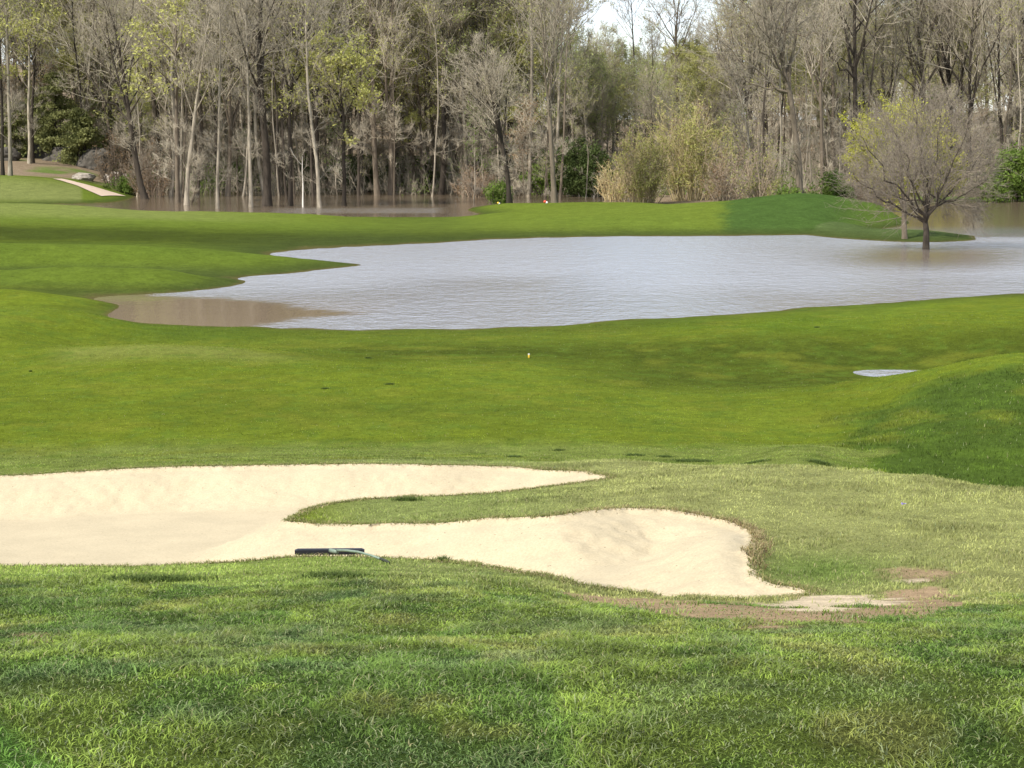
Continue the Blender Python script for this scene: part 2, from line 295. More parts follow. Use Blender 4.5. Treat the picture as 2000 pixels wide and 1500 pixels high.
M_BARK = bark_mat('grey_brown_bark', (.125, .10, .072)); M_DARKBARK = bark_mat('dark_bark', (.05, .04, .03)); M_PALEBARK = bark_mat('pale_bark', (.28, .24, .18), .55); M_WHITEBARK = bark_mat('white_bark', (.62, .58, .50), .2)
M_TWIG = bark_mat('twig', (.335, .29, .215), .35); M_BTWIG = bark_mat('bush_twig', (.27, .21, .15), .3); M_PALETWIG = bark_mat('pale_twig', (.215, .18, .135), .3); M_TANTWIG = bark_mat('tan_twig', (.42, .34, .18), .3)
M_LEAF = leaf_mat('spring_leaf', (.39, .385, .12)); M_SOFTLEAF = leaf_mat('soft_leaf', (.42, .46, .17), .5); M_GREENLEAF = leaf_mat('green_leaf', (.13, .19, .035)); M_YELLOWLEAF = leaf_mat('yellow_green_leaf', (.42, .42, .06)); M_DARKLEAF = leaf_mat('evergreen_leaf', (.085, .115, .035)); M_BROWNLEAF = leaf_mat('brown_leaf', (.26, .17, .09))

# ------------------------------------------------------------------ turf colours by region (fixed to the ground)
def interp(pts, x): return np.interp(x, [p[0] for p in pts], [p[1] for p in pts])
ROUGH_LINE = [(-600, 1140), (0, 1132), (250, 1128), (450, 1135), (620, 1148), (850, 1128), (1000, 1140), (1150, 1172), (1300, 1205), (1500, 1228), (1700, 1228), (1870, 1195), (2000, 1165), (2600, 1150)]
def regions(X, Y, Z):
    """weights of the turf kinds at world points"""
    x, y = pix(X, np.maximum(Y, 3.0), Z)
    nn = (fbm(X * .9, Y * .9, 5, 4) - .5); n2 = fbm(X * 3.1, Y * 3.1, 9, 3) - .5
    w = {}
    w['rough'] = sst(-14, 26, y - interp(ROUGH_LINE, x) + nn * 60 + n2 * 40) * (Y < 17)
    w['rough'] = np.where(Y < 12, 1.0, w['rough'])
    Dc = interp([(1300, 26.2), (1400, 25.5), (1560, 24), (1650, 22.4), (1800, 21.3), (2000, 20.8), (2400, 20.4)], x) + n2 * .5
    near = (Y < Dc) & (Y >= 12)
    w['mound'] = near * sst(560, 760, x) * (1 - w['rough'])
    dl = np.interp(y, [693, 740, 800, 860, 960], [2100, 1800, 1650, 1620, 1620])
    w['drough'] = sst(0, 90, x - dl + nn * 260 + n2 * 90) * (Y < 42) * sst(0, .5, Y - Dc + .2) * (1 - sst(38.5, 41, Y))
    w['fringe'] = (1 - w.get('drough', 0)) * ((Y >= 25) & (Y < 31)) * (1 - sst(29, 30.8, Y + nn * 1.5))
    w['hill'] = sst(1392, 1436, x + n2 * 40) * ((Y > 98) & (Y < 150)) * (x > 1300)
    w['finger'] = ((Y > 66) & (Y < 90)) * (1 - sst(700, 900, x))
    return x, y, nn, n2, w
def turf_col(X, Y, Z):
    x, y, nn, n2, w = regions(X, Y, Z)
    fair = np.array([.114, .146, .012]); c = np.broadcast_to(fair, X.shape + (3,)).copy()
    def mix(c, col, k): k = np.clip(k, 0, 1)[..., None]; return c * (1 - k) + np.array(col) * k
    c = mix(c, (.085, .13, .010), sst(.5, .7, fbm(X * .12, Y * .07, 21, 3)) * .8)
    c = mix(c, (.135, .175, .018), sst(.52, .7, fbm(X * .3, Y * .15, 25, 3)) * .4)
    c = mix(c, (.19, .20, .05), .6 * np.exp(-((Y - 43.2 + nn * 2) / 1.5) ** 2) * sst(60, 160, x) * (1 - sst(480, 680, x)))  # pale strip paints the highlight along the mound crest
    far = sst(90, 104, Y); c = mix(c, (.105, .140, .020), far * .8)
    c = mix(c, (.15, .17, .05), sst(138, 146, Y) * (1 - sst(150, 160, Y)) * (x < 160))
    c = mix(c, (.082, .118, .016), w['finger'] * .7)
    c = mix(c, (.050, .088, .018), w['hill'] * (1 - .45 * sst(1600, 1740, x))); c = mix(c, (.07, .10, .03), 1.0 * (((X - 20.2) / 5.0) ** 2 + ((Y - 99.8) / 7.4) ** 2 < .9))
    c = mix(c, (.17, .20, .06), w['fringe'] * .5)
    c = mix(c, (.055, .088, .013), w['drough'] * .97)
    md = np.where(n2 > 0, 1, 1)[..., None] * np.array([.225, .232, .080])
    c = c * (1 - w['mound'][..., None]) + md * w['mound'][..., None]
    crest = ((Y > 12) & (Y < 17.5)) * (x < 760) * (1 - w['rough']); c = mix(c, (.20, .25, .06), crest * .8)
    tip = w['mound'] * (1 - sst(900, 1250, x)) * .5; c = mix(c, (.13, .18, .04), tip)
    grn = np.exp(-(((x - 1600) / 170) ** 2 + ((y - 1115) / 38) ** 2)); c = mix(c, (.11, .155, .034), grn * (Y < 20) * .95)
    r = np.array([.102, .138, .024]); c = mix(c, r, w['rough'])
    c = mix(c, (.17, .15, .05), w['rough'] * sst(.52, .70, fbm(X * 3.2, Y * 1.3, 77, 4)) * .4)
    c = mix(c, (.058, .098, .018), w['rough'] * sst(.47, .64, fbm(X * 3.0, Y * 1.2, 78, 4)) * .9)
    corner = .6 * sst(1420, 1500, y + (60 - x) * .8) * (x < 200) * (Y < 6.5); c = mix(c, (.07, .17, .03), corner)
    c = mix(c, (.17, .19, .055), .6 * sst(103, 109, Y) * (1 - sst(116, 122, Y)) * (1 - sst(250, 650, x)))  # far bank crest painted lighter, as if catching the light
    hollow_shade = np.exp(-((Y - 45.8 + nn) / 2.8) ** 2) * sst(350, 800, x) * .75 + np.exp(-((Y - 41 + nn) / 2.6) ** 2) * sst(1000, 1300, x) * (1 - sst(1650, 1800, x)) * .7 + np.exp(-((Y - 94) / 6) ** 2) * (1 - sst(900, 1400, x)) * 1.1 + np.exp(-((Y - 34) / 2) ** 2) * sst(150, 500, x) * (1 - sst(1000, 1300, x)) * .25  # shade of slopes and hollows painted into the turf as dark bands
    c = mix(c, (.045, .060, .008), hollow_shade * 1.3 * (.8 + .5 * nn)); c = mix(c, (.15, .165, .018), .5 * sst(.05, .25, nn) * (Y > 26) * (Y < 60)); c = mix(c, (.085, .135, .016), .5 * sst(.02, .22, n2) * (Y > 26) * (Y < 60))
    # wet silty flood edge, with bank shade painted into the same darkening
    wet_shade = (1 - sst(.03, .34, Z)) * sst(44, 53, Y); c = mix(c, (.045, .06, .014), wet_shade * (.45 + .4 * sst(60, 66, Y)))
    # forest floor: leaf litter
    lit = sst(0, 1, (Y - 158 + nn * 8 + (x < 230) * -3) / 6) * (x < 700) + sst(0, 1, (Y - 138 + nn * 6) / 6) * (x >= 700)
    c = mix(c, (.10, .08, .03), (1 - sst(0, .05, Z + n2 * .03)) * sst(46, 52, Y) * .8)
    c = mix(c, (.21, .16, .105), lit)
    c = mix(c, (.10, .15, .03), lit * sst(.5, .65, fbm(X * .15, Y * .15, 61, 3)) * (Y < 200) * .9)
    return c
def bare(X, Y, Z):
    """worn ground by the bunker: 0..1 and 0..1 pale wash"""
    x, y = pix(X, np.maximum(Y, 3), Z); n = fbm(X * 2.6, Y * 2.6, 31, 4) - .5; n2 = fbm(X * 7, Y * 4, 33, 3) - .5
    line = interp([(900, 1108), (1000, 1124), (1130, 1166), (1200, 1178), (1300, 1185), (1400, 1196), (1500, 1203), (1580, 1205), (1700, 1196), (1780, 1190), (1850, 1180)], x)
    hw = interp([(950, 2), (1080, 6), (1200, 12), (1400, 20), (1500, 22), (1600, 15), (1700, 18), (1800, 22), (1860, 6)], x)
    a = (1 - sst(.6, 1.25, np.abs(y - line) / hw + n * 1.1 + n2 * .8)) * sst(1040, 1180, x + n * 120) * (x < 1880) * (Y < 18)
    e2 = ((x - 1790) / 75) ** 2 + ((y - 1172) / 26) ** 2; a = np.maximum(a, (1 - sst(.6, 1.3, e2 + n * 2.2 + n2)) * (Y < 18))
    e3 = ((x - 1790) / 90) ** 2 + ((y - 1124) / 16) ** 2; a = np.maximum(a, .9 * (1 - sst(.3, 1.2, e3 + n * 2 + n2)) * (Y < 19))
    e4 = ((x - 1630 + (y - 1176) * 2.2) / 125) ** 2 + ((y - 1177) / 15) ** 2; p = (1 - sst(.5, 1.25, e4 + n * 2.6 + n2 * 1.2)) * (Y < 18)
    e5 = ((x - 1770) / 55) ** 2 + ((y - 1135) / 7) ** 2; p = np.maximum(p, (1 - sst(.5, 1.1, e5 + n * 3)) * (Y < 19))
    e6 = ((x - 60) / 85) ** 2 + ((y - 1246) / 16) ** 2; a = np.maximum(a, .7 * (1 - sst(.2, 1.2, e6 + n * 2)) * (Y < 18))
    return np.clip(a, 0, 1), np.clip(p, 0, 1)

# ------------------------------------------------------------------ ground sheet (whole plane, fan of depth rows)
def grid_mesh(name, X, Y, Z, mats, col=None, keep=None, smooth=True):
    n, m = X.shape; idx = np.arange(n * m).reshape(n, m)
    q = np.stack([idx[:-1, :-1], idx[:-1, 1:], idx[1:, 1:], idx[1:, :-1]], -1).reshape(-1, 4)
    if keep is not None: q = q[keep.reshape(-1)]
    V = np.stack([X, Y, Z], -1).reshape(-1, 3)
    return mesh_obj(name, V, None, q, mats, None if col is None else col.reshape(-1, col.shape[-1]), smooth)
rows = np.concatenate([[-400, -150, -60, -25, -10, -4, 0, 2], np.arange(3, 13.4, .12), np.arange(13.4, 27, .045), np.arange(27, 60, .2), np.arange(60, 125, .45), np.arange(125, 200, 1.0), np.arange(200, 320, 5.), [340, 380, 440, 520, 640, 800, 1100, 1600]])
us = np.concatenate([[-40, -12, -5, -2.5, -1.5, -1, -.75, -.6], np.arange(-.5, -.32, .01), np.arange(-.32, .3201, .0021), np.arange(.33, .5, .01), [.5, .6, .75, 1, 1.5, 2.5, 5, 12, 40]])
DD, UU = np.meshgrid(rows, us, indexing='ij')
XX = UU * np.maximum(DD, 4.0) * np.where(np.abs(UU) > .32, 1, 1); XX = np.clip(XX, -1500, 1500)
# very wide columns need at least some width near the camera: they are spread by the clamp above
dg = bunker_d(XX, DD); ZZ = ground_h(XX, DD, dg)
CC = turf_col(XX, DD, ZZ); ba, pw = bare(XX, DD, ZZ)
_w = regions(XX, DD, ZZ)[4]['rough'][..., None]; CC = CC * (1 - _w * .45)
CC = CC * (1 - ba[..., None]) + np.array([.30, .21, .12]) * ba[..., None]; CC = CC * (1 - pw[..., None]) + np.array([.55, .44, .29]) * pw[..., None]
CC = np.where((dg > -.05)[..., None], np.array([.45, .36, .22]), CC)
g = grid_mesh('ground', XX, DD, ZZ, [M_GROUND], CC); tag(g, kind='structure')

# bunker sand sheet
gx = np.arange(_m0[0] + 1.2, _m1[0] - 1.2, .035); gy = np.arange(_m0[1] + 1.2, _m1[1] - 1.2, .035)
SY, SX = np.meshgrid(gy, gx, indexing='ij'); sd_ = bunker_d(SX, SY)
gyy, gxx = np.gradient(sd_, .035); gl = np.hypot(gxx, gyy) + 1e-6
mv = (sd_ < 0) & (sd_ > -.07)
SX2 = np.where(mv, SX - sd_ * gxx / gl, SX); SY2 = np.where(mv, SY - sd_ * gyy / gl, SY)
dd = np.maximum(bunker_d(SX2, SY2), 0)
SZ = base_h(SX2, SY2) - cut(dd) + .006 + (fbm(SX2 * 1.4, SY2 * 1.4, 51, 3) - .5) * .022 * sst(.1, .6, dd)
ok = sd_ > -.055; keep = ok[:-1, :-1] & ok[1:, :-1] & ok[:-1, 1:] & ok[1:, 1:] & ((sd_[:-1, :-1] > 0) | (sd_[1:, 1:] > 0) | (sd_[1:, :-1] > 0) | (sd_[:-1, 1:] > 0))
s = grid_mesh('bunker_sand', SX2, SY2, SZ, [M_SAND], keep=keep); tag(s, 'pale raked sand filling the golf bunker', 'sand', kind='stuff')

# flood water: one level sheet, wind-rippled except in sheltered places
wr = np.concatenate([[30, 36, 40], np.arange(42, 130, .8), np.arange(130, 210, 4), [230, 300, 420]]); wu = np.concatenate([[-4, -1.5, -.8, -.5], np.arange(-.4, .4, .01), [.4, .5, .8, 1.5, 4]])
WD, WU = np.meshgrid(wr, wu, indexing='ij'); WX = WU * WD
wx, wy = pix(WX, WD, WX * 0)
wn_ = fbm(WX * .12, WD * .1, 71, 3) - .5; wn2 = fbm(WX * .5, WD * .5, 72, 3) - .5
up_ = interp([(150, 560), (330, 575), (450, 582), (600, 600), (700, 612), (740, 616)], wx); lo_ = interp([(300, 700), (430, 652), (520, 634), (640, 620), (720, 614)], wx)
calm = sst(-4, 5, wy - up_ + wn2 * 14) * (1 - sst(-4, 4, wy - lo_ + wn2 * 12)) * (wx < 735)
ripple = 1 - calm
ripple *= 1 - sst(104, 112, WD + wn_ * 14)                       # the back channel lies still
br = np.exp(-(((wx - 1830) / 190) ** 2 + ((wy - 500) / 20) ** 2)); ripple *= 1 - .75 * br
ripple *= 1 - (wx > 1730) * sst(97, 104, WD + wn2 * 5)
wc = np.stack([ripple, ripple, ripple], -1)
ripple = np.maximum(ripple, .10 * (WD > 100)); ripple = np.maximum(ripple, sst(125, 128, WD) * (1 - sst(135, 139, WD)) * sst(480, 560, wx) * (1 - sst(850, 900, wx)) * .9)
sky_lift = (1 - .55 * sst(.45, .62, fbm(WX * .09, WD * .05, 73, 3)) * sst(550, 620, wy)) * (1 - calm) * (1 - .8 * br) * (1 - sst(104, 112, WD)) * (WD > 48)  # open water mask: body colour painted paler to brighten its sky reflection
ripple = np.maximum(ripple, .045); ripple = np.where(WD < 48, .5, ripple); ripple = np.minimum(ripple, .55 + .45 * sst(60, 78, WD + wn_ * 20)); sky_lift = np.clip(np.where(WD < 48, 1, sky_lift), 0, 1)
wc = np.stack([ripple, sky_lift, ripple], -1)
w = grid_mesh('water', WX, WD, WX * 0, [M_WATER], wc); tag(w, kind='structure')

# ------------------------------------------------------------------ grass blades
RG = np.random.default_rng(7)
def blades(name, X, Y, h, wd, col, label, lean=.45, z=None, curl=.5):
    n = len(X); z = surf_h(X, Y) - .004 if z is None else z
    az = RG.uniform(0, 2 * np.pi, n); fa = az + RG.normal(0, .9, n) + np.pi / 2
    ln = np.abs(RG.normal(lean, .25, n)); dx, dy = np.cos(az), np.sin(az)
    cx, cy = np.cos(fa) * wd / 2, np.sin(fa) * wd / 2
    V = np.zeros((n, 5, 3))
    V[:, 0] = np.stack([X - cx, Y - cy, z], -1); V[:, 1] = np.stack([X + cx, Y + cy, z], -1)
    mx, my, mz = X + dx * h * ln * .4, Y + dy * h * ln * .4, z + h * .62
    V[:, 2] = np.stack([mx - cx * .8, my - cy * .8, mz], -1); V[:, 3] = np.stack([mx + cx * .8, my + cy * .8, mz], -1)
    V[:, 4] = np.stack([X + dx * h * ln * (1 + curl), Y + dy * h * ln * (1 + curl), z + h * (1 - .3 * ln * curl)], -1)
    i = np.arange(n)[:, None] * 5
    T = np.concatenate([i + np.array([[0, 1, 3]]), i + np.array([[0, 3, 2]]), i + np.array([[2, 3, 4]])], 1).reshape(-1, 3)
    C = np.repeat(col[:, None, :], 5, 1).reshape(-1, 3)
    o = mesh_obj(name, V.reshape(-1, 3), T, None, [M_BLADE], C, smooth=False)
    return tag(o, label, 'grass', kind='stuff')
def scatter(n, d0, d1, margin=.36, p=1.0):
    # even per square metre inside the wedge (p<2 favours the near side)
    t = RG.uniform(0, 1, n); D = (d0 ** p + t * (d1 ** p - d0 ** p)) ** (1 / p)
    return D * RG.uniform(-margin, margin, n) + RG.uniform(-1.6, 1.6, n), D
def blade_col(X, Y, base, var=.22, dry=.08, pale=.10):
    n = len(X); f = 1 + RG.normal(0, var, n); c = base * np.clip(f, .45, 1.7)[:, None]
    pt = fbm(X * 1.7, Y * 1.7, 91, 3)[:, None]
    c = c * (.55 + .9 * sst(.2, .8, .5 * pt + .5 * fbm(X * 6, Y * 4.5, 93, 2)[:, None]))
    k = RG.uniform(0, 1, n) < dry; c[k] = np.array([.34, .32, .15]) * RG.uniform(.6, 1.2, (k.sum(), 1))
    k = RG.uniform(0, 1, n) < pale; c[k] = np.array([.26, .30, .14]) * RG.uniform(.7, 1.2, (k.sum(), 1))
    return c
# foreground rough
X, Y = scatter(680000, 3.6, 17.5, p=1.3)
zz = surf_h(X, Y); x_, y_, nn_, n2_, wt = regions(X, Y, zz); a_, p_ = bare(X, Y, zz); dn = bunker_d(X, Y)
k = (RG.uniform(0, 1, len(X)) < wt['rough'] * (1 - a_ * .93) * (1 - p_)) & (dn < -.02)
X, Y, zz = X[k], Y[k], zz[k]
tuft = fbm(X * 4.5, Y * 1.8, 101, 4)
h = (.013 + .020 * sst(.4, .75, tuft) * (.5 + fbm(X * 7, Y * 6, 99, 2))) * RG.uniform(.6, 1.35, len(X))
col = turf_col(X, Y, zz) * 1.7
bl = sst(.52, .7, fbm(X * 2.1, Y * 1.6, 103, 3))[:, None]; col = col * (1 - .35 * bl) + np.array([.20, .28, .16]) * .15 * bl
blades('rough_grass', X, Y, h, .0031 * (1 + Y * .07) * RG.uniform(.7, 1.3, len(X)), blade_col(X, Y, col, .42, .03), 'tufted green rough grass covering the slope in front of the bunker', .8, zz - .004)
# mound, crest and tongue around the bunker
X, Y = scatter(440000, 12.0, 32, p=1.8)
zz = surf_h(X, Y); x_, y_, nn_, n2_, wt = regions(X, Y, zz); a_, p_ = bare(X, Y, zz); dn = bunker_d(X, Y)
k = (RG.uniform(0, 1, len(X)) < (1 - wt['rough']) * (1 - a_ * .9) * (1 - p_)) & (dn < -.01) & (wt['drough'] < .5)
X, Y, zz, x_ = X[k], Y[k], zz[k], x_[k]
h = (.018 + .022 * sst(.4, .7, fbm(X * 1.5, Y * 1.5, 107, 3))) * RG.uniform(.6, 1.4, len(X)) * (1 - .5 * sst(24, 27, Y)); k = RG.uniform(0, 1, len(X)) > sst(27, 32, Y); X, Y, zz, x_, h = X[k], Y[k], zz[k], x_[k], h[k]
h *= np.where(x_ > 900, .95, .75)
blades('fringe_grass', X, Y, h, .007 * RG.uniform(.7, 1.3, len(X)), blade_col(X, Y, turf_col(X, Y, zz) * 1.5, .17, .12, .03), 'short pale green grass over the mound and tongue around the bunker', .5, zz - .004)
# ragged straw lip of the bunker
P2 = np.roll(BPW, -1, axis=0); seg = P2 - BPW; sl = np.hypot(seg[:, 0], seg[:, 1]); n = 42000
pick = RG.choice(len(sl), n, p=sl / sl.sum()); t = RG.uniform(0, 1, n)[:, None]
P = BPW[pick] + seg[pick] * t + RG.normal(0, .085, (n, 2)); dn = bunker_d(P[:, 0], P[:, 1])
k = (dn > -.16) & (dn < .035) & (np.abs(P[:, 0]) < P[:, 1] * .34); P = P[k]; X, Y = P[:, 0], P[:, 1]; zz = surf_h(X, Y)
x_, y_ = pix(X, Y, zz); right = sst(1000, 1250, x_) * ((Y > 15.5) & (Y < 22.0))
h = RG.uniform(.02, .045, len(X)) * (1 + .9 * right * sst(.4, .7, fbm(X * 4, Y * 4, 45, 2)))
col = np.where((RG.uniform(0, 1, len(X)) < .3 + .45 * right)[:, None], np.array([.42, .34, .17]), np.array([.20, .22, .06])) * RG.uniform(.5, 1.25, (len(X), 1))
k = RG.uniform(0, 1, len(X)) < .18 * right; col[k] = np.array([.16, .10, .05])
blades('lip_grass', X, Y, h, .006 * RG.uniform(.7, 1.3, len(X)), col, 'straw coloured dry grass hanging over the ragged lip of the bunker', .75, zz - .004, .8)
# dark rough on the slope at the right
X, Y = scatter(170000, 20.6, 42, p=1.8)
zz = surf_h(X, Y); x_, y_, nn_, n2_, wt = regions(X, Y, zz)
k = RG.uniform(0, 1, len(X)) < wt['drough'] * .8; X, Y, zz = X[k], Y[k], zz[k]
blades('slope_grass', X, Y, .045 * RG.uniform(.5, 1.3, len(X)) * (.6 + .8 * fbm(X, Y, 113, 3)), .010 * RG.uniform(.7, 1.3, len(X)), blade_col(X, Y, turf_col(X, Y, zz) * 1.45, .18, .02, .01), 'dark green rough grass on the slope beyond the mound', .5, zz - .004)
# sparse glints of the mown fairway
X, Y = scatter(170000, 26, 54, p=1.5); zz = surf_h(X, Y); k = (zz > .05) & (regions(X, Y, zz)[4]['drough'] < .35); X, Y, zz = X[k], Y[k], zz[k]
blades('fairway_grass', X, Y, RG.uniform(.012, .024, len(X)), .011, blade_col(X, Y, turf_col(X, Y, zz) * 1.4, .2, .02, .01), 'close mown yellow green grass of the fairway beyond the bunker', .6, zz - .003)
# scattered dark tufts in the mown grass
cs = [(1003, 893, .28), (1092, 880, .2), (1240, 890, .35), (1352, 901, .62), (1470, 905, .5), (1300, 893, .3), (1600, 905, .4), (636, 760, .22), (762, 751, .3), (720, 700, .25), (796, 978, .35), (40, 1106, .3), (868, 1096, .15), (660, 1128, .5), (290, 1135, .7), (1595, 640, .2), (60, 726, .1)]
Xs, Ys, Hs = [], [], []
for (px, py, r) in cs:
    cx, cy = cast(px, py); r *= .5 if py > 870 else .3; n = int(900 * r * r / .1 + 90); Xs.append(cx + RG.normal(0, r * .45, n)); Ys.append(cy + RG.normal(0, r * .28, n)); Hs.append(np.full(n, .05 if cy < 26 else .035))
X, Y, h = map(np.concatenate, (Xs, Ys, Hs)); dn = bunker_d(X, Y); k = dn < 0; X, Y, h = X[k], Y[k], h[k]
blades('grass_tufts', X, Y, h * RG.uniform(.5, 1.3, len(X)), np.where(Y > 30, .014, .007), np.array([.085, .12, .028]) * RG.uniform(.6, 1.5, (len(X), 1)), 'darker longer grass tufts dotted through the mown fairway', .6)

# ------------------------------------------------------------------ trees
class Geo:
    def __init__(s): s.V = []; s.T = []; s.Q = []; s.mt = []; s.mq = []; s.n = 0
    def add(s, V, T=None, Q=None, m=0):
        V = np.asarray(V, float)
        if T is not None and len(T): s.T.append(np.asarray(T) + s.n); s.mt.append(np.full(len(T), m))
        if Q is not None and len(Q): s.Q.append(np.asarray(Q) + s.n); s.mq.append(np.full(len(Q), m))
        s.V.append(V); s.n += len(V)
    def arrays(s):
        c = lambda l, k: np.concatenate(l) if l else np.zeros((0, k), int)
        return np.concatenate(s.V) if s.V else np.zeros((0, 3)), c(s.T, 3), c(s.Q, 4), np.concatenate([np.concatenate(s.mt) if s.mt else np.zeros(0), np.concatenate(s.mq) if s.mq else np.zeros(0)])
    def build(s, name, mats, parent=None):
        V, T, Q, mi = s.arrays(); return mesh_obj(name, V, T, Q, mats, parent=parent, mi=mi)
def tube(G, P, Rr, n=6, m=0):
    P = np.asarray(P, float); k = len(P); Rr = np.asarray(Rr, float)
    T = np.gradient(P, axis=0); T /= np.linalg.norm(T, axis=1)[:, None] + 1e-9
    ref = np.array([1, 0, 0.]) if abs(T[0][0]) < .8 else np.array([0, 1, 0.])
    A = np.cross(T, ref); A /= np.linalg.norm(A, axis=1)[:, None] + 1e-9; B = np.cross(T, A)
    an = np.arange(n) * 2 * np.pi / n
    V = P[:, None] + Rr[:, None, None] * (np.cos(an)[None, :, None] * A[:, None] + np.sin(an)[None, :, None] * B[:, None])
    i = np.arange(k - 1)[:, None] * n; j = np.arange(n)[None]; j2 = (j + 1) % n
    Q = np.stack([i + j, i + j2, i + n + j2, i + n + j], -1).reshape(-1, 4)
    G.add(V.reshape(-1, 3), None, Q, m)
def twigs(G, P, D, L, r, m=0):            # many fine twigs at once, three-sided and pointed
    n = len(P)
    if n == 0: return
    D = D / (np.linalg.norm(D, axis=1)[:, None] + 1e-9)
    A = np.cross(D, np.array([.3, .8, .52])); A /= np.linalg.norm(A, axis=1)[:, None] + 1e-9; B = np.cross(D, A)
    V = np.zeros((n, 4, 3)); r = np.broadcast_to(r, n)[:, None]
    for q in range(3):
        a = q * 2.0944; V[:, q] = P + r * (math.cos(a) * A + math.sin(a) * B)
    V[:, 3] = P + D * np.asarray(L)[:, None]
    i = np.arange(n)[:, None] * 4
    T = np.concatenate([i + np.array([[0, 1, 3]]), i + np.array([[1, 2, 3]]), i + np.array([[2, 0, 3]])], 1).reshape(-1, 3)
    G.add(V.reshape(-1, 3), T, None, m)
def leaves(G, P, size, rng, m=1, jit=.15):
    n = len(P)
    if n == 0: return
    P = P + rng.normal(0, jit, P.shape); a = rng.normal(0, 1, (n, 3)); a /= np.linalg.norm(a, axis=1)[:, None]
    b = np.cross(a, rng.normal(0, 1, (n, 3))); b /= np.linalg.norm(b, axis=1)[:, None] + 1e-9
    s_ = (size * rng.uniform(.6, 1.4, n))[:, None]
    V = np.stack([P - a * s_, P + b * s_ * .5, P + a * s_, P - b * s_ * .5], 1).reshape(-1, 3)
    G.add(V, None, np.arange(n * 4).reshape(n, 4), m)
def grow(rng, p, d, L, k, wander, up):
    pts = [p]; d = d / np.linalg.norm(d); st = L / (k - 1)
    for _ in range(k - 1):
        d = d + rng.normal(0, wander, 3) + np.array([0, 0, up]); d /= np.linalg.norm(d); pts.append(pts[-1] + d * st)
    return np.array(pts)
def side_dir(rng, t, ang, az=None):
    t = t / np.linalg.norm(t); r = rng.normal(0, 1, 3) if az is None else np.array([math.cos(az), math.sin(az), 0.0])
    s_ = r - t * (r @ t); s_ /= np.linalg.norm(s_) + 1e-9
    return t * math.cos(ang) + s_ * math.sin(ang)
